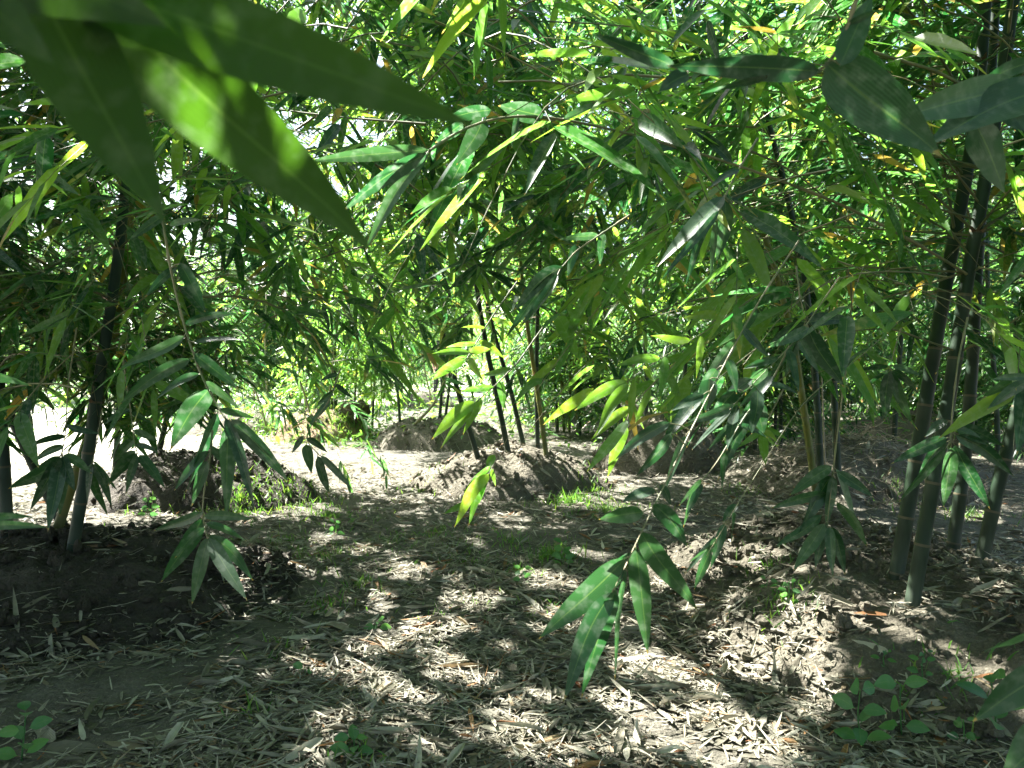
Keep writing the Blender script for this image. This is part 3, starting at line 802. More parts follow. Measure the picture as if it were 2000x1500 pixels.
LEFTWARD = R(-80)
NEAR = [
    # right-hand mound
    dict(label='thick dark culm in front on the seedling mound, sunlit flecks near its base', group='culms on the seedling mound', pts=px_path([(1780, 1190), (1805, 1040), (1830, 900), (1860, 745), (1885, 560), (1920, 380), (1950, 200), (1980, 0)], 3.3), r0=.033, H=6.4, zmin=1.62, az_bias=LEFTWARD, Lmul=1.35),
    dict(label='thick dark culm just behind the frontmost culm of the seedling mound, pale node rings', group='culms on the seedling mound', pts=px_path([(1750, 1125), (1790, 900), (1815, 740), (1860, 480), (1890, 340), (1915, 150), (1925, 0)], 3.65), r0=.036, H=6.7, zmin=1.7, az_bias=LEFTWARD, Lmul=1.35),
    dict(label='straight culm rising behind the two thick culms of the seedling mound', group='culms on the seedling mound', pts=px_path([(1862, 1065), (1885, 900), (1900, 700), (1908, 520), (1930, 250), (1945, 0)], 4.2), r0=.036, H=6.1, zmin=1.5, az_bias=R(-20), Lmul=1.2),
    dict(label='outward leaning culm of the seedling mound, cut by the picture edge', group='culms on the seedling mound', pts=px_path([(1915, 1105), (1955, 920), (2000, 760), (2060, 560), (2130, 300)], 3.9), r0=.036, H=5.9, zmin=1.5, Lmul=1.1),
    # left mound
    dict(label='blue green culm standing in front on the dark mound', group='culms on the dark mound', pts=px_path([(140, 1085), (165, 940), (190, 760), (225, 550), (245, 380), (262, 200), (275, 0)], 4.05), r0=.033, H=6.3, zmin=1.15, mat=CULM_BLUE, bend=(.35, -.1, 0)),
    dict(label='olive brown culm leaning up behind the blue green culm', group='culms on the dark mound', pts=px_path([(120, 1010), (160, 890), (205, 760), (240, 560), (258, 380), (290, 180), (310, 0)], 4.5), r0=.030, H=6.1, zmin=1.1, mat=CULM_OLIVE, bend=(.4, .1, 0)),
    dict(label='dark culm at the outer edge of the dark mound, cut by the picture edge', group='culms on the dark mound', pts=px_path([(12, 1010), (5, 860), (-6, 700), (-30, 450), (-60, 150)], 4.3), r0=.036, H=5.9, zmin=1.1, mat=CULM_BLUE),
    dict(label='culm leaning outward low behind the dark mound', group='culms on the dark mound', pts=px_path([(110, 1000), (60, 900), (25, 820), (-40, 690), (-140, 480)], 4.9), r0=.032, H=5.5, zmin=1.1),
    # mound behind left
    dict(label='slim green culm on the crumbling mound seen between leaves of the drooping branch', group='culms on the crumbling mound', pts=px_path([(225, 930), (232, 800), (245, 640), (270, 400)], 7.0), r0=.030, H=6.5, zmin=.85, bend=(.3, 0, 0)),
    dict(label='slim green culm on the crumbling mound, leaning towards the clearing', group='culms on the crumbling mound', pts=px_path([(300, 925), (330, 800), (350, 640), (400, 350)], 7.4), r0=.030, H=6.3, zmin=.9, bend=(.5, 0, 0)),
    dict(label='slim upright culm of the crumbling mound in the dark leaves', group='culms on the crumbling mound', pts=px_path([(400, 930), (415, 800), (428, 640), (445, 350)], 7.6), r0=.028, H=6.3, zmin=1.0, bend=(.4, -.2, 0)),
    # central mound
    dict(label='slender culm at the outer end of the central mound, leaning away from its neighbours', group='culms on the central mound', pts=px_path([(930, 882), (905, 800), (880, 715), (850, 590), (815, 400)], 7.8), r0=.029, H=4.9, zmin=1.75, leafmat=LIT_TONE_LEAF),
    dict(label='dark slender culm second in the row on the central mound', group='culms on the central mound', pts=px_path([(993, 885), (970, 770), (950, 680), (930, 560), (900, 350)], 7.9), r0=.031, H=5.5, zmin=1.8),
    dict(label='slender slanting culm in the middle of the central mound', group='culms on the central mound', pts=px_path([(1022, 868), (1000, 770), (966, 655), (930, 500)], 8.3), r0=.028, H=4.9, zmin=1.9, leafmat=LIT_TONE_LEAF),
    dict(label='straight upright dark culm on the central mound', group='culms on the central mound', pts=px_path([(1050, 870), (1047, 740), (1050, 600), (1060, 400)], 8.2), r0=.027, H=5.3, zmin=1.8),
    dict(label='olive yellow culm with a tuft of dead twigs on the central mound', group='culms on the central mound', pts=px_path([(1067, 890), (1058, 820), (1046, 740), (1030, 640), (1010, 450)], 7.8), r0=.027, H=4.7, zmin=1.8, mat=CULM_OLIVE, leafmat=LIT_TONE_LEAF),
    # mid right mound
    dict(label='dark curved culm in the middle of the three on the twig mound', group='culms on the twig mound', pts=px_path([(1603, 930), (1598, 820), (1588, 680), (1572, 540), (1542, 400), (1512, 280), (1470, 120)], 6.7), r0=.033, H=6.5, zmin=1.7, az_bias=LEFTWARD, Lmul=1.3),
    dict(label='straight grey green culm on the twig mound', group='culms on the twig mound', pts=px_path([(1637, 925), (1630, 800), (1624, 600), (1624, 400), (1630, 150)], 6.9), r0=.033, H=6.5, zmin=1.7, az_bias=R(-40), Lmul=1.2),
    dict(label='olive yellow culm bending away on the twig mound', group='culms on the twig mound', pts=px_path([(1590, 935), (1570, 800), (1550, 660), (1500, 480), (1455, 330), (1400, 180)], 6.85), r0=.034, H=5.9, zmin=1.7, mat=CULM_OLIVE, az_bias=LEFTWARD),
    # tall mound
    dict(label='thin dark culm on the tall shaded mound, bending outward', group='culms on the tall shaded mound', pts=px_path([(1215, 830), (1200, 740), (1185, 640), (1160, 450)], 9.3), r0=.028, H=5.1, zmin=1.7, leafmat=LIT_TONE_LEAF),
    dict(label='thin upright culm on the tall shaded mound', group='culms on the tall shaded mound', pts=px_path([(1262, 825), (1262, 740), (1258, 620), (1270, 420)], 9.5), r0=.028, H=5.3, zmin=1.7),
    dict(label='thin culm of the tall shaded mound leaning towards the twig mound', group='culms on the tall shaded mound', pts=px_path([(1330, 830), (1338, 720), (1350, 600), (1385, 380)], 9.6), r0=.028, H=5.1, zmin=1.6, leafmat=LIT_TONE_LEAF),
    # pale mound
    dict(label='thin upright culm on the pale mound beside the bent pale stem', group='culms on the pale mound', pts=px_path([(858, 830), (864, 740), (868, 640), (880, 480)], 11.5), r0=.026, H=4.9, zmin=2.1, leafmat=LIT_TONE_LEAF),
    dict(label='second thin culm on the pale mound, slanting into the leaves', group='culms on the pale mound', pts=px_path([(868, 828), (880, 740), (872, 640), (850, 480)], 11.8), r0=.024, H=4.7, zmin=2.1, leafmat=LIT_TONE_LEAF),
    dict(label='thin culm of the pale mound half hidden by yellow leaves', group='culms on the pale mound', pts=px_path([(783, 850), (775, 740), (760, 620), (740, 450)], 11.6), r0=.024, H=4.7, zmin=2.0, leafmat=LIT_TONE_LEAF),
    # far right, dark
    dict(label='dark culm leaning behind the thick culms, above the shaded brown mound', group='culms on the shaded brown mound', pts=px_path([(1745, 880), (1752, 760), (1765, 600), (1780, 350)], 8.9), r0=.030, H=6.1, zmin=1.7),
    dict(label='thin dark culm by the picture edge, behind the leaning thick culm', group='culms on the shaded brown mound', pts=px_path([(1950, 900), (1945, 760), (1930, 600), (1925, 350)], 8.2), r0=.028, H=6.1, zmin=1.6),
]
for i, k in enumerate(NEAR):
    make_bamboo(seed=100 + i, **k)
right_culm = [o for o in bpy.data.objects if o.get('label', '').startswith('thick dark culm in front')][0]

# clumps added just outside the frame to give shade and block stray light
for i, (x, y) in enumerate([(-4.6, 3.0), (-4.9, 3.6), (-4.3, 2.5), (-5.6, 5.6), (-6.0, 6.3), (-5.2, 6.0), (-6.4, 5.2), (-5.4, 4.6), (-4.9, 5.4), (-7.0, 7.2), (3.3, 2.2), (3.6, 1.6), (-3.0, -.6), (-2.4, -1.2), (2.4, -1.4), (-.6, -2.2), (.8, -2.6), (-4.2, .4), (4.4, 0.2), (4.8, 2.6), (-1.8, -3.6), (2.6, -3.8), (-5.2, -2.5), (5.0, -2.6), (0, -5)]):
    make_bamboo('leafy culm added out of view to shade the clearing', 'culms added out of view for shade', [(x, y, .05), (x * 1.01, y + .02, 2.0), (x * .98, y, 3.5)], .036, 7.2, 300 + i, zmin=1.5, bend=(-.25 * np.sign(x), .0, 0), T=7, F=7)

# ------------------------------------------------------------------ far bamboo: shared meshes, each culm one thing
def make_variants(n):
    out = []
    for v in range(n):
        rng = np.random.default_rng(900 + v)
        lean = rng.normal(0, .09, 2)
        H = rng.uniform(4.2, 5.5)
        q = culm_path([(0, 0, -.2), (lean[0] * .6, lean[1] * .6, 1.0), (lean[0] * 2, lean[1] * 2, 2.6)], H, rng, bend=(lean[0] * 4, lean[1] * 4, 0))
        cm = MB(); npts, nf = culm_mesh(cm, q, rng.uniform(.022, .034))
        wood, lf = MB(), MB()
        P0 = []; Lb = []
        zm = rng.uniform(.4, 1.0)
        for i in range(len(npts)):
            if npts[i][2] > zm:
                for b in range(3):
                    P0.append(npts[i]); Lb.append(rng.uniform(.7, 1.5) * (1.15 - .75 * max(0, nf[i] - .35)))
        P0 = np.array(P0); B = len(P0)
        g = branch_geo(rng, P0, rng.uniform(-3.14, 3.14, B), R(1) * rng.uniform(0, 45, B), np.array(Lb), rng.uniform(.2, .9, B), 8, 7, .20)
        for i in range(B):
            emit_branch(g, i, wood, lf)
        out.append((cm.mesh('far_culm', [CULM_OLIVE if v % 4 == 2 else CULM_M]), wood.mesh('far_branchwork', TWIG_M), lf.mesh('far_foliage', LIT_TONE_LEAF if v % 2 else LEAF)))
    return out


VARS = make_variants(9)


def far_bamboo():
    rng = np.random.default_rng(4)
    count = 0
    for row, y0 in enumerate([10.5, 13.2, 16.2, 19.5, 23, 27, 31.5, 36]):
        hw = .68 * y0 + 2.5
        x = -hw + (row % 2) * 1.6
        while x < hw:
            cx = x + rng.normal(0, .35); cy = y0 + rng.normal(0, .4)
            x += 3.1 + y0 * .035
            px = 1000 + FPX * cx / cy
            # the open bright field, the hand-placed mounds, and the gap with the walking person
            if px < 640 and cy < 17.5 and px > -700 and cx < -3.6: continue
            if cy < 12.5 and -5 < cx < 2.8: continue
            if 690 < px < 1020 and 12.8 < cy < 26: continue
            for c in range(rng.integers(5, 8) if (y0 < 25 and px > 1250) else rng.integers(4, 7) if y0 < 25 else rng.integers(3, 5)):
                a = rng.uniform(0, 6.28); r = rng.uniform(.15, .55)
                bx, by = cx + r * math.cos(a), cy + r * math.sin(a)
                cm, wm, lm = VARS[rng.integers(len(VARS)) if px < 1250 else 2 * rng.integers(5)]  # this side takes only the darker leaf variants, shade given by colour
                bz = float(height(bx, by))
                if px < 1000: lab = ('slender leafy bamboo culm in the sunny rows behind the pale mounds', 'bamboo in the sunny rows')
                else: lab = ('slender leafy bamboo culm in the shady rows behind the tall and twig mounds', 'bamboo in the shady rows')
                root = thing('bamboo', lab[0], 'bamboo', lab[1], (bx, by, bz - .02))
                root.rotation_euler.z = rng.uniform(0, 6.28); s = rng.uniform(.8, 1.05); root.scale = (s, s, s)
                link('culm', cm, root); link('branchwork', wm, root); link('foliage', lm, root)
                count += 1
    print('far bamboo', count)


far_bamboo()

# far-off wood closing the view
def far_wood():
    rng = np.random.default_rng(8)
    mb = MB()
    n = 34000
    a = rng.uniform(R(-48), R(48), n); d = rng.uniform(43, 62, n)
    x = d * np.sin(a); y = d * np.cos(a)
    top = 6.5 + 3.5 * fbm(a * 9, d * .15, 3, 15)
    z = top * rng.random(n) ** .8
    dd = rng.normal(0, 1, (n, 3)); dd[:, 2] -= .3
    L = rng.uniform(.35, .8, n)
    leaves(mb, np.stack([x, y, z], -1), dd, np.array([0, 0, 1.]) + rng.normal(0, .6, (n, 3)), L, L * .3, .2, .3, ts=(0, .4, 1), prof=OVATE)
    o = mb.build('distant_foliage', LIT_TONE_LEAF); tag(o, 'mass of pale green wood far beyond the grove', None, None, 'stuff')


far_wood()

# ------------------------------------------------------------------ hanging branches close to the lens, leaf by leaf
def smooth_line(pts, n=24):
    pts = np.array(pts, float)
    s = np.concatenate([[0], np.cumsum(np.linalg.norm(np.diff(pts, axis=0), axis=1))])
    q = np.stack([np.interp(np.linspace(0, s[-1], n), s, pts[:, k]) for k in range(3)], -1)
    for _ in range(4):
        q[1:-1] = .25 * q[:-2] + .5 * q[1:-1] + .25 * q[2:]
    return q


def blade(base, tip, width, rng, prof=BAMBOO, roll=None, sag=.05, fold=.22, twist=0.0, seg=18):
    """one leaf blade from base to tip, curved, seven verts across"""
    base = np.asarray(base, float); tip = np.asarray(tip, float)
    d = tip - base; L = np.linalg.norm(d); d = d / L
    view = unit(CAM - (base + tip) / 2)
    up = np.array([0, 0, 1.0])
    rl = rng.normal(0, .45) if roll is None else roll
    n0 = unit(view - d * (view @ d)); s0 = np.cross(d, n0)
    n0, s0 = n0 * math.cos(rl) + s0 * math.sin(rl), s0 * math.cos(rl) - n0 * math.sin(rl)
    ts = np.concatenate([[0, .015, .035, .06, .09], np.linspace(.13, 1, seg - 5)])
    w = interp_profile(ts, prof)
    ac = np.linspace(-1, 1, 7)
    c = base + d * (L * ts)[:, None] + up * (sag * L * np.sin(ts * np.pi))[:, None] + s0 * (rng.normal(0, .018) * L * np.sin(ts * np.pi * 1.4))[:, None]
    wav = rng.uniform(.0, .10) * np.sin(ts * rng.uniform(8, 15) + rng.uniform(0, 6))
    hw = width * .5 * w
    v = np.zeros((len(ts), 7, 3))
    for j, a in enumerate(ac):
        tw = twist * ts
        s_ = s0 * np.cos(tw)[:, None] + n0 * np.sin(tw)[:, None]; n_ = n0 * np.cos(tw)[:, None] - s0 * np.sin(tw)[:, None]
        v[:, j] = c + s_ * (hw * a)[:, None] + n_ * (hw * (fold * abs(a) ** 1.3 + wav * (a * a) * np.sign(a)))[:, None]
    mb = MB()
    uv = np.stack([np.repeat(ts[:, None], 7, 1), np.broadcast_to((ac + 1) / 2, (len(ts), 7))], -1)
    mb.add(v, grid_quads(len(ts), 7), uv)
    return mb


def hanging(label, stem, d0, d1, lv, mat=None, rad=.0026, seed=0, wr=.17, group=None, parent=None, twig_name='stem', fold=.22, roll=None):
    """stem: pixel polyline from depth d0 to d1; lv: leaves (bx,by,tx,ty[,width ratio]) in photo pixels"""
    rng = np.random.default_rng(5000 + seed)
    n = len(stem)
    sp = [P(x, y, d0 + (d1 - d0) * i / max(n - 1, 1)) for i, (x, y) in enumerate(stem)]
    q = smooth_line(sp, 30)
    org = q[-1].copy() if parent is None else np.array(parent.location)
    root = thing('bamboo_branch', label, 'branch', group, tuple(org)) if parent is None else None
    mb = MB(); r = rad * np.linspace(1.15, .55, 30)
    r[4::6] *= 1.45
    tubes(mb, q - org, r, 8)
    st = mb.build(twig_name, STEM_M, root or parent)
    if parent is not None: root = st
    scr = np.stack(project(q)[:2], -1)
    for l in lv:
        bx, by, tx, ty = l[:4]; ratio = l[4] if len(l) > 4 else wr * rng.uniform(.88, 1.12)
        i = int(np.argmin(np.hypot(scr[:, 0] - bx, scr[:, 1] - by)))
        db = q[i][1]
        Lp = math.hypot(tx - bx, ty - by) * db / FPX
        b = P(bx, by, db + rng.normal(0, .012)); t = P(tx, ty, db + rng.normal(0, .28) * Lp)
        # short stalk back to the stem
        lb = blade(b, t, Lp * ratio, rng, sag=rng.uniform(.0, .07), fold=fold * rng.uniform(.4, 1.6), twist=rng.normal(0, .35) if roll is None else .1, roll=roll)
        for k in range(len(lb.V)): lb.V[k] = lb.V[k] - org
        tubes(lb, np.stack([q[i], q[i] * .5 + b * .5 + np.array([0, 0, .002]), b + (t - b) * .02]) - org, np.array([.0013, .0012, .0011]), 5, 1)
        lb.build('leaf', [mat or HERO_LEAF, STEM_M], root)
    return root


# A: big soft leaves right in front of the lens
hanging('three large out of focus leaves very close to the lens, the biggest blades in view', [(-160, -160), (20, -70), (120, -10)], .34, .42,
        [(40, -90, 322, 440, .30), (150, -60, 716, 506, .215), (90, -60, 935, 250, .165), (-60, -60, 330, 60, .34), (-160, -60, 110, 130, .35)], seed=1, rad=.003, fold=.12, mat=SOFT_LEAF, roll=0.0)
# B: long branch from the front culm over the clearing
hanging(None, [(1888, 535), (1800, 480), (1640, 395), (1430, 318), (1250, 265), (1060, 222), (960, 225), (880, 262), (838, 295)], 3.28, 1.65,
        [(1062, 226, 972, 208, .42), (945, 228, 895, 325, .36), (960, 215, 868, 232, .3), (905, 240, 850, 280, .4), (838, 292, 600, 318, .12), (835, 300, 665, 415, .16), (838, 300, 708, 490, .15),
         (830, 302, 690, 400, .13), (1100, 232, 1190, 200), (1240, 262, 1150, 330), (1330, 285, 1230, 300), (1430, 318, 1340, 240), (1500, 345, 1390, 410), (1010, 225, 1000, 290, .2)], seed=2, rad=.0052, parent=right_culm, twig_name='branch')
# right upper cluster
hanging('dusty broad leaves on a twig hanging high before the thick culms, one blade facing us', [(1690, -60), (1660, 40), (1618, 135), (1560, 150), (1400, 150), (1310, 130)], .95, 1.0,
        [(1612, 122, 1835, 312, .38), (1605, 140, 1300, 128, .16), (1640, 130, 1705, -10, .32), (1320, 130, 1150, 66, .17), (1345, 145, 1285, 180, .5), (1500, 150, 1360, 190, .14), (1640, 60, 1720, 20, .2)], seed=3, rad=.0022)
hanging('dark broad leaves hanging at the upper picture edge across the thick culms', [(2080, 60), (2000, 160), (1930, 210), (1905, 240)], 1.05, 1.1,
        [(1990, 170, 1740, 235, .27), (2060, 170, 1800, 285, .3), (1905, 240, 1965, 378, .42), (1990, 200, 2090, 330, .4), (2020, 120, 1905, 170, .25), (1950, 210, 2040, 270, .4)], seed=4, rad=.0024)
# C: left drooping branch
hanging('long drooping branch with a pale arching stem and dusty leaves over the dark mound', [(300, 330), (318, 430), (330, 510), (347, 590), (370, 670), (395, 740), (430, 805), (448, 828)], 1.8, 1.62,
        [(362, 656, 232, 727), (373, 701, 230, 790, .15), (409, 760, 331, 881, .32), (425, 805, 360, 964, .2), (446, 829, 442, 1013, .2), (451, 818, 566, 946, .2), (379, 690, 466, 764, .22), (377, 669, 481, 665, .16),
         (360, 634, 466, 612, .15), (351, 513, 401, 612, .22), (347, 520, 282, 582, .2), (429, 799, 500, 818, .2), (330, 440, 395, 430, .2), (322, 420, 250, 470, .2), (440, 815, 500, 1000, .12), (390, 730, 300, 780, .18), (400, 745, 470, 800, .22)], seed=5, rad=.0028)
hanging('dark lower tip of the drooping branch fanning out just above the path', [(415, 840), (410, 900), (398, 960), (395, 1005), (405, 1052)], 1.66, 1.6,
        [(398, 1000, 300, 1042), (398, 1008, 495, 1012, .2), (395, 1012, 318, 1140, .22), (406, 1048, 374, 1182, .2), (408, 1050, 482, 1175, .2), (408, 1046, 497, 1132, .2), (402, 1022, 482, 1058, .2), (405, 900, 375, 990, .22), (408, 880, 340, 960, .2),
         (410, 870, 462, 930, .2), (412, 1050, 440, 1140, .14), (400, 1030, 340, 1090, .2)], seed=6, rad=.002)
hanging('dark leaf fan hanging in front of the blue green culm', [(150, 640), (132, 760), (128, 850), (120, 888)], 2.9, 2.7,
        [(118, 890, 20, 960, .25), (118, 892, 60, 1000, .2), (120, 892, 95, 1040, .2), (122, 892, 118, 1010, .2), (124, 888, 180, 925, .3), (122, 890, 145, 960, .3), (126, 870, 60, 905, .2), (128, 850, 50, 875, .2), (130, 830, 195, 850, .2)], seed=7)
hanging('pale green leaf fan beside the foot of the blue green culm', [(200, 800), (190, 860), (180, 905)], 3.3, 3.2,
        [(180, 905, 222, 990, .2), (180, 905, 205, 1010, .16), (182, 900, 230, 960, .2), (178, 905, 170, 985, .18)], seed=8)
hanging('dark fan of leaves hanging before the crumbling mound', [(240, 700), (255, 800), (262, 862), (268, 885)], 3.0, 2.9,
        [(265, 880, 210, 950, .28), (267, 885, 215, 945, .25), (268, 888, 245, 965, .22), (272, 888, 322, 955, .25), (266, 868, 310, 885, .22), (262, 858, 220, 905, .3), (260, 840, 310, 862, .25), (255, 800, 200, 830, .22), (256, 805, 300, 830, .2)], seed=9)
# D: bright drooping branch right of centre, long stem
hanging('large drooping branch of dusty leaves right of the path, lowest tips over sunlit litter', [(1560, 470), (1480, 590), (1405, 730), (1340, 860), (1292, 960), (1252, 1040), (1222, 1105), (1200, 1150)], 1.75, 1.2,
        [(1275, 985, 1346, 1068, .33), (1252, 1037, 1356, 1196, .24), (1242, 1070, 1266, 1282, .2), (1222, 1090, 1054, 1252, .23), (1197, 1155, 1094, 1368, .19), (1203, 1150, 1136, 1366, .17), (1257, 1000, 1168, 1014, .38),
         (1280, 955, 1215, 982, .42), (1224, 1110, 1196, 1330, .05), (1290, 945, 1312, 988, .42), (1310, 825, 1200, 900, .18), (1312, 845, 1244, 932, .2), (1340, 850, 1300, 960, .16), (1385, 740, 1380, 806, .55), (1400, 720, 1362, 775, .4),
         (1375, 770, 1310, 803, .3), (1440, 660, 1350, 800, .14), (1480, 600, 1420, 690, .2), (1450, 640, 1500, 700, .22), (1235, 1080, 1180, 1110, .35), (1420, 700, 1440, 770, .3)], seed=10, rad=.0017)
hanging('thin slanting branch with small spotted leaves at its tip beside the drooping branch', [(1800, 585), (1690, 690), (1570, 780), (1500, 890), (1440, 985), (1405, 1045), (1380, 1085)], 2.3, 1.75,
        [(1432, 1000, 1428, 1062, .42), (1415, 1022, 1388, 1112, .2), (1405, 1045, 1338, 1122, .14), (1388, 1072, 1356, 1152, .22), (1400, 1050, 1372, 1110, .2), (1440, 985, 1410, 1020, .4), (1400, 1060, 1345, 1100, .14), (1700, 680, 1640, 730, .2), (1600, 760, 1560, 800, .2)], seed=11, rad=.0013)
hanging('spray of striped leaves between the drooping branch and the twig mound culms', [(1560, 640), (1510, 740), (1450, 820), (1400, 905), (1370, 940)], 2.1, 1.85,
        [(1370, 935, 1325, 988, .24), (1368, 945, 1332, 1030, .16), (1372, 945, 1340, 1010, .2), (1480, 785, 1490, 850, .5), (1495, 760, 1398, 940, .13), (1480, 780, 1400, 900, .12), (1520, 720, 1440, 800, .16), (1460, 805, 1380, 880, .14), (1510, 735, 1470, 790, .3), (1440, 830, 1500, 855, .2), (1500, 750, 1560, 770, .2), (1430, 850, 1405, 960, .14)], seed=12)
hanging('small leaf spray over the litter behind the drooping branch', [(1530, 760), (1500, 820), (1490, 842)], 2.7, 2.6,
        [(1490, 842, 1440, 875, .2), (1490, 842, 1495, 910, .28), (1492, 840, 1520, 865, .3), (1488, 838, 1445, 850, .2), (1494, 835, 1540, 860, .2)], seed=13, mat=LIT_TONE_LEAF)
hanging('cluster of pale glossy leaves between the central mound and the twig mound', [(1640, 540), (1550, 670), (1470, 750), (1425, 800)], 1.9, 1.75,
        [(1440, 760, 1385, 830, .4), (1470, 740, 1400, 800, .3), (1430, 800, 1350, 880, .18), (1440, 790, 1420, 880, .25), (1500, 720, 1440, 770, .3), (1540, 680, 1560, 770, .24), (1480, 760, 1470, 850, .3), (1520, 700, 1450, 720, .22), (1435, 790, 1340, 830, .2), (1580, 640, 1500, 680, .24), (1560, 660, 1600, 730, .22)], seed=28, rad=.0015)
hanging('long green leaf spray arching over the tall shaded mound', [(1500, 560), (1390, 640), (1290, 700), (1225, 745)], 2.3, 2.1,
        [(1225, 745, 1120, 800, .2), (1228, 748, 1160, 850, .18), (1240, 740, 1230, 830, .22), (1290, 700, 1200, 715, .2), (1300, 695, 1290, 780, .22), (1350, 665, 1270, 660, .2), (1370, 655, 1360, 740, .22), (1420, 620, 1330, 620, .2)], seed=29, mat=LIT_TONE_LEAF, rad=.0015)
# E, F: fans near the right clump
hanging('glossy leaf fan hanging directly in front of the thick culms', [(1890, 620), (1872, 700), (1862, 780), (1857, 835), (1857, 862)], 2.5, 2.35,
        [(1850, 855, 1740, 908, .2), (1852, 822, 1805, 853, .36), (1848, 875, 1755, 982, .17), (1858, 872, 1843, 992, .24), (1864, 868, 1932, 996, .2), (1866, 850, 1982, 928, .2), (1866, 832, 1962, 872, .24), (1868, 838, 1930, 870, .3), (1850, 862, 1790, 930, .2)], seed=14, rad=.003)
hanging('dark green leaf fan hanging in front of the twig mound, stem like a pale stick', [(1655, 700), (1644, 780), (1634, 860), (1628, 915), (1618, 1000), (1616, 1030)], 2.4, 2.25,
        [(1625, 910, 1540, 968, .25), (1616, 965, 1505, 992, .2), (1624, 928, 1558, 1048, .24), (1627, 930, 1613, 1034, .24), (1632, 915, 1672, 1032, .26), (1635, 980, 1697, 1068, .22), (1605, 1005, 1515, 1072, .2), (1610, 1022, 1550, 1116, .24),
         (1613, 1025, 1592, 1112, .24), (1620, 1028, 1628, 1128, .22), (1624, 1028, 1652, 1124, .22), (1635, 922, 1706, 972, .25)], seed=15, rad=.0026)
hanging('green leaf pair hanging high in front of the twig mound culms', [(1555, 520), (1562, 580), (1575, 628)], 2.1, 2.05,
        [(1575, 630, 1668, 625, .3), (1578, 640, 1645, 760, .27), (1570, 635, 1530, 740, .3), (1572, 630, 1500, 670, .2), (1568, 625, 1540, 700, .26)], seed=16, mat=HERO_LEAF)
hanging('five fingered dark leaf fan between the twig mound and the thick culms', [(1760, 640), (1745, 690), (1738, 718)], 2.9, 2.8,
        [(1738, 720, 1680, 760, .22), (1738, 725, 1725, 822, .24), (1742, 725, 1778, 830, .2), (1744, 722, 1795, 770, .24), (1742, 715, 1800, 735, .22), (1736, 715, 1670, 725, .22), (1740, 722, 1755, 790, .2)], seed=17)
# G: middle sprays
hanging('bright yellow green leaf spray dangling low before the central mound', [(1200, 560), (1100, 690), (1025, 795), (978, 880), (955, 925)], 3.0, 2.6,
        [(965, 888, 950, 925, .4), (958, 910, 905, 962, .2), (956, 925, 883, 1028, .2), (952, 930, 913, 1028, .18), (958, 915, 968, 950, .3), (920, 985, 866, 1002, .25), (950, 930, 935, 985, .2), (1090, 700, 1020, 760, .18), (1060, 740, 1000, 790, .2), (1120, 660, 1080, 740, .2), (1150, 620, 1060, 670, .18)], seed=18, mat=LIT_TONE_LEAF, rad=.0014)
hanging('spray of glowing leaves beside the outer culm of the central mound', [(1010, 550), (960, 620), (930, 670), (912, 700)], 2.6, 2.45,
        [(912, 695, 838, 738, .24), (915, 686, 962, 684, .34), (915, 700, 945, 745, .4), (908, 702, 842, 742, .26), (918, 690, 842, 690, .2), (930, 670, 870, 680, .2), (935, 665, 985, 700, .24), (950, 640, 900, 640, .2), (960, 620, 1010, 640, .2)], seed=19, mat=LIT_TONE_LEAF)
hanging('two big translucent leaves hanging before the culms of the central mound', [(1060, 640), (1010, 710), (965, 755), (930, 785)], 2.6, 2.4,
        [(930, 785, 842, 858, .24), (925, 795, 862, 878, .16), (965, 755, 900, 765, .24), (975, 745, 985, 800, .3), (940, 778, 905, 850, .2), (1000, 720, 940, 735, .24)], seed=20, mat=LIT_TONE_LEAF)
hanging('bright leaf group hanging between the central and tall mounds', [(1420, 600), (1340, 690), (1280, 745), (1232, 795)], 2.7, 2.35,
        [(1232, 795, 1152, 858, .2), (1226, 820, 1148, 922, .2), (1222, 828, 1186, 934, .24), (1160, 758, 1062, 832, .2), (1280, 745, 1200, 790, .2), (1300, 725, 1330, 790, .24), (1340, 690, 1270, 720, .2), (1360, 670, 1310, 740, .2), (1270, 755, 1240, 830, .2)], seed=21, mat=LIT_TONE_LEAF)
hanging('grey green folded leaves hanging from a twig above the centre of the clearing', [(1480, 270), (1440, 335), (1415, 385), (1400, 420)], 2.0, 1.9,
        [(1415, 382, 1285, 522, .2), (1412, 395, 1330, 560, .1), (1416, 390, 1405, 516, .22), (1400, 430, 1388, 552, .14), (1405, 410, 1290, 560, .08), (1445, 330, 1380, 370, .2)], seed=22)
hanging('dark broad leaves hanging from a twig near the centre of the grove', [(1230, 420), (1170, 460), (1125, 490), (1095, 525)], 2.2, 2.0,
        [(1100, 520, 1000, 602, .24), (1128, 480, 1106, 542, .38), (1092, 530, 985, 665, .16), (1090, 535, 1020, 640, .14), (1170, 460, 1090, 470, .2), (1180, 455, 1170, 520, .24)], seed=23)
hanging('dark sprig silhouetted against the pale ground beside the ochre mound', [(665, 720), (645, 780), (605, 835), (596, 860), (625, 890)], 2.7, 2.6,
        [(592, 852, 570, 886, .3), (597, 868, 608, 926, .36), (620, 890, 642, 966, .26), (626, 890, 690, 958, .18), (600, 855, 640, 885, .26), (645, 780, 604, 832, .24), (655, 750, 690, 780, .24), (650, 765, 620, 790, .3), (660, 730, 625, 745, .25)], seed=24)
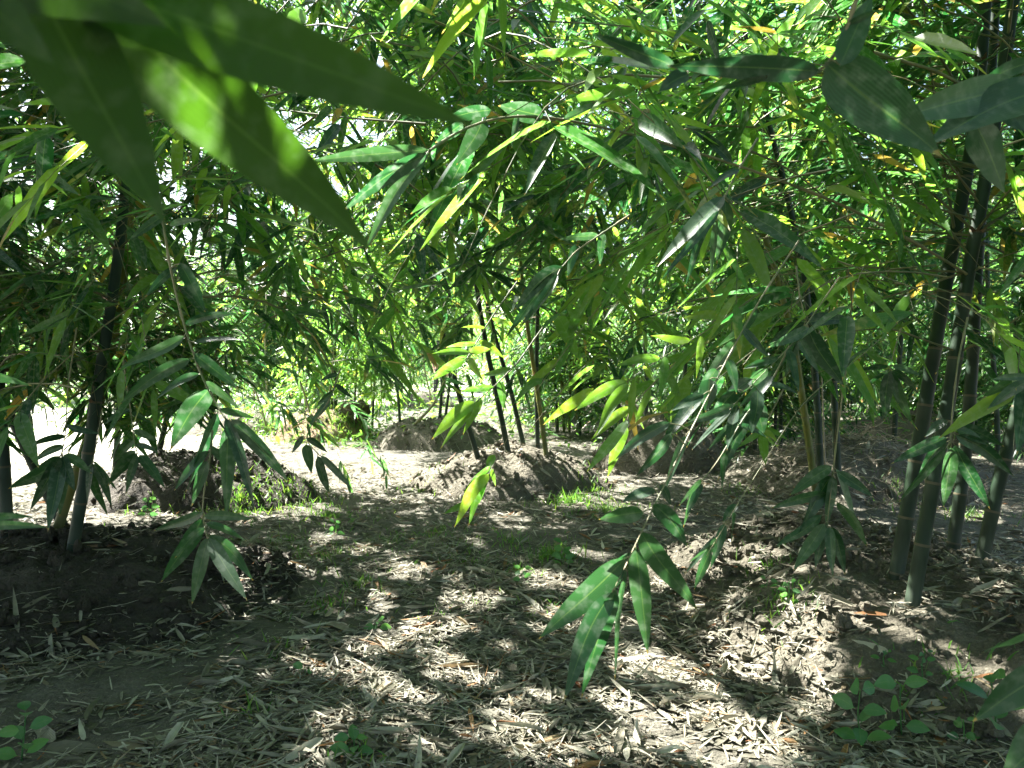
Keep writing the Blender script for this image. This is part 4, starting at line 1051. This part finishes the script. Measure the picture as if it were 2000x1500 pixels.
# H: right bottom and left edge leaf tips
hanging('large dark leaf tips poking in at the lower picture edge over the seedlings', [(2180, 1150), (2100, 1220), (2060, 1300), (2080, 1420)], .95, .9,
        [(2080, 1220, 1912, 1278, .34), (2080, 1300, 1898, 1408, .3), (2090, 1400, 1955, 1530, .5)], seed=25, rad=.003)
hanging('pale leaf tips poking in low at the picture edge before the dark mound', [(-120, 980), (-70, 1000), (-50, 1015)], 1.3, 1.3,
        [(-50, 1012, 70, 1013, .14), (-50, 1025, 95, 1035, .13), (-70, 735, 62, 752, .3)], seed=26)
hanging('dusty leaf bunch hanging at the picture edge before the leaning culm', [(2080, 640), (2030, 700), (2005, 740)], 1.9, 1.85,
        [(2010, 730, 1920, 775, .3), (2010, 745, 1985, 890, .3), (2015, 740, 1925, 800, .22), (2020, 750, 2030, 880, .3), (2005, 735, 1935, 745, .2)], seed=27)

# extra leafy boughs overhead, from culms outside the frame
def bough(label, px, py, d, az, L, seed, el=10, droop=.8, mat=None, T=9, F=7, leaf=.17, p0=None, force=False):
    rng = np.random.default_rng(7000 + seed)
    p0 = P(px, py, d) if p0 is None else p0
    g = branch_geo(rng, p0[None], np.array([az]), np.array([R(el)]), np.array([L]), np.array([droop]), T, F, leaf)
    mid = g['fb'] + g['ld'] * (g['L'] * .5)[..., None]
    if force:       # beside the lens: keep what stays out of the picture
        bx_, by_, bz_ = project(g['fb'] + g['ld'] * g['L'][..., None])
        g['keep'] &= ~((bz_ > 0) & (bx_ > -60) & (bx_ < 2060) & (by_ > -60))
        g['keep'] &= ~in_sun_shaft(mid, lens=True)
    else:
        g['keep'] &= ~in_sun_shaft(mid) & ~blocked_view(mid)
    if g['keep'].mean() < .3: return
    tk = g['keep'][0].mean(1) > .3
    for k in ('bp', 'tp', 'fb'): g[k] = g[k] - p0
    root = thing('bamboo_branch', label, 'branch', 'leafy boughs hanging into the clearing' if label == BL else 'unseen boughs added for shade' if 'photographer' in label else 'leafy boughs over the dark mound', tuple(p0))
    w, l = MB(), MB(); emit_branch(g, 0, w, l, tk)
    w.build('stem', TWIG_M, root); l.build('foliage', mat or LEAF, root)


BL = 'leafy bamboo bough hanging into the clearing from overhead'
rb = np.random.default_rng(33)
for i in range(52):  # unseen boughs added to shade the leaves close to the lens
    tt_ = .55 + 1.1 * rb.random()
    c_ = (P(250, 80, .4) if i < 34 else P(1790, 150, 1.0)) + SUN * tt_ + rb.normal(0, .16, 3)
    a_ = rb.uniform(-3.14, 3.14)
    p_ = c_ - .38 * np.array([math.sin(a_), math.cos(a_), 0])
    xx_, yy_, zz_ = project(p_)
    bough('unseen leafy bough added for shade beside the photographer', 0, 0, 0, a_, .75, 400 + i, el=8, droop=.25, p0=p_, force=True)
for i in range(64):
    px = rb.uniform(250, 1950)
    if 1000 < px < 1500 and i % 2: continue
    bough(BL, px, rb.uniform(-260, 330), rb.uniform(2.6, 5.2), R(rb.uniform(-130, 130)), rb.uniform(.9, 1.7), i, el=rb.uniform(-10, 30), droop=rb.uniform(.5, 1.1), mat=LIT_TONE_LEAF if rb.random() < .5 else LEAF)

for i in range(56):         # boughs added up the sun's path to shade the clearing floor
    g0 = np.array([[1.9, 3.5, .3], [.1, 4.0, 0], [1.3, 2.6, 0], [-.5, 3.1, 0], [2.2, 4.6, .2], [.6, 5.4, 0]][i % 6]) + np.append(rb.normal(0, .55, 2), 0)
    p_ = g0 + SUN * rb.uniform(4.2, 6.6)
    a_ = rb.uniform(-3.14, 3.14)
    bough(BL, 0, 0, 0, a_, rb.uniform(.9, 1.4), 800 + i, el=rb.uniform(-5, 25), droop=rb.uniform(.2, .6), p0=p_ - .5 * np.array([math.sin(a_), math.cos(a_), 0]), mat=LIT_TONE_LEAF if i % 3 else LEAF, leaf=.19)
for i in range(64):         # larger leaves of the nearer boughs
    bough(BL, rb.uniform(430, 1980), rb.uniform(-200, 560), rb.uniform(2.0, 3.7), R(rb.uniform(-150, 150)), rb.uniform(.6, 1.15), 1000 + i, el=rb.uniform(-20, 25), droop=rb.uniform(.3, .9), mat=LIT_TONE_LEAF if rb.random() < .45 else LEAF, T=7, F=6, leaf=.205)
for i in range(44):
    hi_ = i < 30
    bough('dark leafy bamboo bough hanging over the dark mound', rb.uniform(-60, 560), rb.uniform(60, 640) if hi_ else rb.uniform(540, 740), rb.uniform(3.2, 6.0) if hi_ else rb.uniform(4.0, 7.5), R(rb.uniform(-150, 150)), rb.uniform(.7, 1.3), 1500 + i, el=rb.uniform(-20, 15), droop=rb.uniform(.3, .9), leaf=.195)
for k_, (a_, b_, c_, d0_, d1_) in enumerate([((1890, 532), (1660, 520), (1330, 560), 3.3, 2.9), ((1890, 530), (1700, 590), (1480, 780), 3.3, 2.8), ((1908, 430), (1700, 370), (1380, 420), 3.3, 3.0), ((1872, 688), (1740, 640), (1560, 655), 3.3, 3.0),
                                             ((1895, 500), (1760, 330), (1580, 130), 3.3, 2.9), ((1872, 690), (1960, 640), (2080, 560), 3.3, 3.0), ((1930, 330), (1980, 180), (2060, 20), 3.3, 3.0), ((1915, 400), (1800, 250), (1690, 60), 3.3, 2.8), ((1890, 535), (1960, 500), (2060, 470), 3.3, 3.1), ((1905, 460), (1600, 440), (1250, 520), 3.3, 3.1)]):
    q_ = smooth_line([P(*a_, d0_), P(*b_, (d0_ + d1_) / 2), P(*c_, d1_)], 24) - np.array(right_culm.location)
    r_ = .0036 * np.linspace(1.3, .3, 24); r_[3::5] *= 1.35
    mb_ = MB(); tubes(mb_, q_, r_, 6); mb_.build('branch', TWIG_M, right_culm)
for i in range(24):  # more boughs added overhead to shade the front face of the seedling mound
    g0 = np.array([2.0, 2.95, .2]) + np.append(rb.normal(0, .45, 2), 0)
    p_ = g0 + SUN * rb.uniform(3.6, 6.2)
    a_ = rb.uniform(-3.14, 3.14)
    bough(BL, 0, 0, 0, a_, rb.uniform(.8, 1.2), 1200 + i, el=rb.uniform(-5, 25), droop=rb.uniform(.2, .6), p0=p_ - .4 * np.array([math.sin(a_), math.cos(a_), 0]), leaf=.19)
for i in range(16):
    bough(BL, rb.uniform(400, 780), rb.uniform(330, 640), rb.uniform(4.0, 7.0), R(rb.uniform(-150, 150)), rb.uniform(.8, 1.4), 1300 + i, el=rb.uniform(-20, 15), droop=rb.uniform(.3, .8), leaf=.2)
for i in range(30):
    bough(BL, rb.uniform(520, 1850), rb.uniform(180, 640), rb.uniform(3.0, 6.0), R(rb.uniform(-130, 130)), rb.uniform(.7, 1.3), 600 + i, el=rb.uniform(-15, 25), droop=rb.uniform(.3, .9), mat=LIT_TONE_LEAF if rb.random() < .5 else LEAF, leaf=.2)
for i in range(44):
    bough('dark leafy bamboo bough hanging over the dark mound', rb.uniform(-60, 520), rb.uniform(-150, 790), rb.uniform(2.5, 4.2), R(rb.uniform(-120, 120)), rb.uniform(.7, 1.3), 200 + i, el=rb.uniform(-10, 25), droop=rb.uniform(.4, .9))
# ------------------------------------------------------------------ loose sticks
def stick(name, label, cat, pts, r, mat, group=None):
    q = smooth_line(pts, 20); org = q[0].copy()
    mb = MB(); tubes(mb, q - org, r * np.linspace(1, .6, 20), 8)
    o = mb.build(name, mat); o.location = org
    return tag(o, label, cat, group)


stick('bent_stem', 'bent pale bamboo stem curving up out of the pale mound', 'stem', [P(790, 850, 11.3), P(805, 832, 11.3), P(835, 805, 11.3), P(855, 780, 11.35), P(872, 730, 11.4), P(880, 660, 11.4)], .024, STEM_M)
stick('dead_culm', 'thin tan dead stem standing between two culms of the twig mound', 'stem', [P(1612, 930, 6.6), P(1609, 850, 6.6), P(1607, 780, 6.6), P(1600, 640, 6.6)], .008, DEAD_M)
for i, (a, b, d) in enumerate([((560, 690), (610, 815), 12.4), ((600, 700), (597, 800), 13.0), ((622, 685), (622, 800), 13.2), ((650, 720), (640, 810), 12.8), ((724, 735), (726, 788), 17), ((745, 730), (745, 788), 17), ((520, 740), (525, 830), 13.5), ((830, 735), (845, 785), 19), ((1070, 720), (1062, 790), 16), ((490, 745), (520, 825), 12.9)]):
    stick('young_culm', 'thin bare young culm standing in the bright field near the ochre mound' if d < 14 else 'thin pale young culm in the far undergrowth', 'bamboo', [P(b[0], b[1] + 8, d), P((a[0] * .4 + b[0] * .6), (a[1] + b[1]) / 2, d), P(a[0], a[1], d), P(a[0] - (b[0] - a[0]) * .8, a[1] - 140, d)], .017 if d < 14 else .02, TWIG_M if d < 14 else STEM_M, 'bare young culms by the ochre mound' if d < 14 else 'young culms in the far undergrowth')


def twig_heap():
    rng = np.random.default_rng(6)
    mb = MB()
    for i in range(420):
        a = rng.uniform(0, 6.28); r = np.sqrt(rng.random()) * 1.15
        x = 3.55 + r * math.cos(a); y = 7.55 + .75 * r * math.sin(a)
        z = float(height(x, y)); L = rng.uniform(.15, .7); yaw = rng.uniform(0, 6.28); el = rng.uniform(-.1, .7)
        d = np.array([math.cos(yaw) * math.cos(el), math.sin(yaw) * math.cos(el), math.sin(el)])
        s = np.linspace(0, 1, 6)[:, None]
        p = np.array([x, y, z]) + d * L * s + rng.normal(0, .02, (6, 3)) + np.array([0, 0, -.2]) * L * s ** 2
        tubes(mb, p, rng.uniform(.0015, .004) * np.linspace(1, .5, 6), 4)
    o = mb.build('brushwood', DEAD_M); tag(o, 'tangle of dry tan twigs heaped over the twig mound', None, None, 'stuff')


twig_heap()


def dead_tuft():
    rng = np.random.default_rng(61); mb = MB(); c = P(1047, 735, 7.75)
    for i in range(14):
        d = unit(rng.normal(0, 1, 3) + np.array([0, -.4, .2])); s = np.linspace(0, 1, 5)[:, None]
        tubes(mb, d * rng.uniform(.06, .16) * s + np.array([0, 0, -.03]) * s ** 2, .004 * np.linspace(1, .2, 5), 4)
    o = mb.build('dead_tuft', plain('red_brown_twig', (.22, .11, .05), (.34, .20, .10))); o.location = c
    tag(o, 'spiky red brown tuft of dead twigs on the olive culm', 'twig tuft')


dead_tuft()

# ------------------------------------------------------------------ seedlings
def seedling(label, px, py, hgt, pairs, leaf, seed, lean=(0, 0), group=None, ratio=.55):
    rng = np.random.default_rng(8000 + seed)
    b = hit(px, py)
    root = thing('seedling', label, 'seedling', group, tuple(b))
    top = np.array([lean[0], lean[1], hgt])
    q = smooth_line([np.array([0, 0, -.02]), top * .5 + rng.normal(0, .008, 3), top], 14)
    mb = MB(); tubes(mb, q, .003 * np.linspace(1, .6, 14), 6); mb.build('stem', WEED_LEAF, root)
    a0 = rng.uniform(0, 3.14)
    for i in range(pairs):
        f = (i + 1.2) / (pairs + .2); f = min(f, 1)
        p = q[min(13, int(f * 13))]
        for s in (0, 1):
            a = a0 + i * 1.57 + s * 3.14 + rng.normal(0, .25)
            L = 1.25 * leaf * rng.uniform(.75, 1.2) * (1 if i < pairs - 1 else .8)
            d = unit(np.array([math.cos(a), math.sin(a) * .9 - .15, rng.uniform(-.35, .45)]))
            bb = p + d * .012
            lb = blade(bb + b, bb + b + d * L, L * ratio, rng, OVATE, roll=None, sag=.08, fold=.15)
            # roll the blade to face the sky
            for k in range(len(lb.V)): lb.V[k] = lb.V[k] - b
            lb.build('leaf', WEED_LEAF, root)


SEED = [('broad leaved seedling with two shaded leaf tiers at the foot of the seedling mound', 1690, 1462, .20, 4, .085, (-.02, 0)),
        ('broad leaved seedling with yellow flower buds between two other seedlings', 1762, 1440, .19, 3, .085, (-.01, 0)),
        ('seedling with sunlit white green top leaves below the dark leaf tips', 1948, 1440, .22, 3, .09, (-.03, 0)),
        ('small seedling with grey green leaves on the mound face', 1730, 1305, .07, 3, .03, (0, 0)),
        ('spindly creeping seedling high on the mound face', 1805, 1335, .12, 5, .032, (.0, 0)),
        ('small three leaved seedling among leaning dry leaves', 1880, 1450, .08, 3, .035, (0, 0)),
        ('dark round leaved seedling in the shaded corner by the path', 40, 1490, .16, 4, .07, (.02, 0)),
        ('tiny green seedling in the litter at the lower edge', 690, 1475, .06, 3, .05, (0, 0)),
        ('tiny two leaved seedling in the middle of the litter', 597, 1322, .03, 1, .05, (0, 0)),
        ('bright sprig of weeds beside the crumbling mound', 285, 1010, .16, 5, .05, (.02, 0)),
        ('low weed in shade on the path before the central mound', 1100, 1105, .14, 5, .055, (0, 0)),
        ('low weed with small round leaves near the drooping branch tip', 1020, 1140, .09, 4, .05, (0, 0)),
        ('tiny weed beside the trodden bare patch', 655, 1045, .09, 3, .05, (0, 0)),
        ('weed cluster under the leaf fan on the sunny side of the seedling mound', 1540, 1180, .10, 4, .04, (0, 0)),
        ('small pale weed at the rim of the seedling mound', 1500, 1160, .07, 3, .04, (0, 0)),
        ('clover like weed in the litter left of the large drooping leaves', 735, 1235, .05, 3, .04, (0, 0))]
for i, (lab, px, py, h, n, l, ln) in enumerate(SEED):
    seedling(lab, px, py, h, n, l, i, ln)

# mossy lump of earth by the ochre mound
def mossy_lump():
    c = hit(692, 815); rng = np.random.default_rng(2)
    ph = np.linspace(0, np.pi, 28); th = np.linspace(0, 2 * np.pi, 40, endpoint=False)
    s = np.stack([np.sin(ph)[:, None] * np.cos(th), np.sin(ph)[:, None] * np.sin(th), np.broadcast_to(np.cos(ph)[:, None], (28, 40))], -1)
    nz = 1 + (.5 * fbm(s[..., 0] * 2.4 + 3, s[..., 2] * 2.4 + s[..., 1] * 2, 4, 7) + .3 * fbm(s[..., 0] * 6, s[..., 2] * 6 + s[..., 1] * 5, 2, 17))[..., None]
    mb = MB(); mb.add(s * nz * np.array([.22, .20, .17]), grid_quads(28, 40, True))
    o = mb.build('earth_lump', plain('mossy_earth', (.05, .045, .02), (.10, .09, .04), .95, 14)); o.location = (c[0], c[1], c[2] + .08)
    tag(o, 'round mossy lump of earth in the grass behind the ochre mound', 'earth lump')


mossy_lump()

# ------------------------------------------------------------------ the person walking far off between the culms
def skin_obj(name, verts, edges, radii, mat, parent, sub=2):
    me = bpy.data.meshes.new(name); me.from_pydata(verts, edges, []); me.materials.append(mat)
    o = link(name, me, parent)
    md = o.modifiers.new('skin', 'SKIN'); md.use_smooth_shade = True
    for i, r in enumerate(radii):
        sv = me.skin_vertices[0].data[i]
        sv.radius = r if isinstance(r, tuple) else (r, r)
        sv.use_root = (i == 0)
    ss = o.modifiers.new('sub', 'SUBSURF'); ss.levels = sub; ss.render_levels = sub
    return o


def person():
    b = hit(858, 781) ; y = 23.5
    p = P(858, 700, y); base = (p[0], y, float(ground_z(p[0], y)))
    root = thing('person', 'person in dark trousers standing far off between thin culms', 'person', None, base)
    root.rotation_euler.z = R(25)
    skin = plain('skin', (.30, .17, .11), (.36, .21, .14), .6); cloth = plain('dark_cloth', (.012, .014, .02), (.02, .022, .03), .9)
    shirt = plain('grey_shirt', (.20, .19, .18), (.27, .26, .24), .9); hairm = plain('black_hair', (.01, .009, .008), (.02, .018, .015), .5)
    V = [(0, 0, .95), (0, 0, 1.08), (0, .01, 1.25), (0, .01, 1.40), (0, 0, 1.50), (0, -.01, 1.58), (0, -.015, 1.66), (0, -.01, 1.73),
         (.09, 0, .88), (.10, -.05, .50), (.10, -.02, .09), (.10, -.10, .03), (.10, -.16, .025),
         (-.09, 0, .88), (-.10, .06, .50), (-.10, .16, .11), (-.10, .09, .03), (-.10, .04, .025),
         (.17, .01, 1.40), (.22, .03, 1.13), (.22, -.08, .90), (.215, -.11, .82),
         (-.17, .01, 1.40), (-.22, -.03, 1.13), (-.22, -.16, .94), (-.215, -.20, .88)]
    E = [(0, 1), (1, 2), (2, 3), (3, 4), (4, 5), (5, 6), (6, 7), (0, 8), (8, 9), (9, 10), (10, 11), (11, 12), (0, 13), (13, 14), (14, 15), (15, 16), (16, 17),
         (3, 18), (18, 19), (19, 20), (20, 21), (3, 22), (22, 23), (23, 24), (24, 25)]
    Rr = [(.14, .10), (.125, .09), (.14, .10), (.13, .09), .052, (.068, .078), (.075, .09), (.05, .06), .082, .055, .036, .035, .022, .082, .055, .036, .035, .022,
          .05, .036, .026, (.036, .018), .05, .036, .026, (.036, .018)]
    # five fingers on each hand
    for hi, sx in ((21, 1), (25, -1)):
        h = V[hi]
        for f in range(5):
            if f == 4: tip = (h[0], h[1] - .055, h[2] - .02)
            else: tip = (h[0] - sx * .006, h[1] - .028 + .019 * f, h[2] - (.085, .095, .09, .07)[f])
            V.append(tip); E.append((hi, len(V) - 1)); Rr.append(.0085)
    skin_obj('body', V, E, Rr, skin, root)
    skin_obj('trousers', [(0, 0, .97), (.09, 0, .87), (.10, -.05, .50), (.10, -.02, .10), (-.09, 0, .87), (-.10, .06, .50), (-.10, .16, .13), (0, 0, 1.03)],
             [(0, 1), (1, 2), (2, 3), (0, 4), (4, 5), (5, 6), (0, 7)], [(.155, .115), .095, .072, .06, .095, .072, .06, (.145, .105)], cloth, root)
    skin_obj('shirt', [(0, 0, 1.0), (0, .01, 1.25), (0, .01, 1.41), (.18, .01, 1.40), (.222, .03, 1.17), (-.18, .01, 1.40), (-.222, -.03, 1.17), (0, 0, 1.47)],
             [(0, 1), (1, 2), (2, 3), (3, 4), (2, 5), (5, 6), (2, 7)], [(.15, .11), (.155, .115), (.145, .105), .065, .055, .065, .055, .06], shirt, root)
    skin_obj('hair', [(0, .02, 1.70), (0, .0, 1.745), (0, .045, 1.64)], [(0, 1), (0, 2)], [(.085, .09), (.055, .07), (.06, .05)], hairm, root)
    for sx in (-.03, .03):
        skin_obj('eye', [(sx, -.092, 1.665), (sx, -.096, 1.665)], [(0, 1)], [.009, .006], hairm, root, 1)
    skin_obj('nose', [(0, -.088, 1.66), (0, -.108, 1.635)], [(0, 1)], [.010, .013], skin, root, 1)
    skin_obj('mouth', [(-.022, -.086, 1.598), (.022, -.086, 1.598)], [(0, 1)], [.007, .007], plain('lips', (.25, .10, .08), (.28, .12, .10)), root, 1)
    for sx in (-1, 1):
        skin_obj('ear', [(sx * .078, -.005, 1.665), (sx * .082, .0, 1.63)], [(0, 1)], [.016, .012], skin, root, 1)
        skin_obj('shoe', [(sx * .10, (-.0 if sx > 0 else .17), .04), (sx * .10, (-.17 if sx > 0 else .03), .03)], [(0, 1)], [.045, .04], cloth, root, 1)


person()

# ------------------------------------------------------------------ light
w = bpy.data.worlds.new('World'); scene.world = w; w.use_nodes = True
nt = w.node_tree
sky = nt.nodes.new('ShaderNodeTexSky'); sky.sky_type = 'NISHITA'; sky.sun_disc = False
sky.sun_elevation = SUN_EL; sky.sun_rotation = SUN_AZ; sky.air_density = 1.0; sky.dust_density = 3.0; sky.ozone_density = 1.0
bg = nt.nodes['Background']; bg.inputs[1].default_value = 0.05
bg.inputs[1].default_value = 0.05
nt.links.new(sky.outputs[0], bg.inputs[0])
sl = bpy.data.lights.new('sun', 'SUN'); sl.energy = 5.0; sl.angle = R(.53); sl.color = (1, .975, .93)
so = bpy.data.objects.new('sun', sl); col.objects.link(so)
so.rotation_euler = Vector(-SUN).to_track_quat('-Z', 'Y').to_euler(); so.location = (0, 0, 20)

# ------------------------------------------------------------------ camera
cd = bpy.data.cameras.new('camera'); co = bpy.data.objects.new('camera', cd); col.objects.link(co)
co.location = CAM; co.rotation_euler = (R(90) - PITCH, 0, 0)
cd.sensor_width = 36; cd.lens = FPX / 2000 * 36; cd.clip_start = .02; cd.clip_end = 2000
cd.dof.use_dof = True; cd.dof.focus_distance = 3.0; cd.dof.aperture_fstop = 8.0
scene.camera = co

vs = scene.view_settings
vs.view_transform = 'Standard'; vs.look = 'None'; vs.gamma = 1; vs.exposure = 3.25; vs.use_curve_mapping = False
cy = scene.cycles
cy.max_bounces = 8; cy.diffuse_bounces = 4; cy.glossy_bounces = 2; cy.transmission_bounces = 4; cy.transparent_max_bounces = 4
cy.sample_clamp_indirect = 4.0; cy.caustics_reflective = False; cy.caustics_refractive = False
print('objects', len(bpy.data.objects), 'polys', sum(len(m.polygons) for m in bpy.data.meshes))
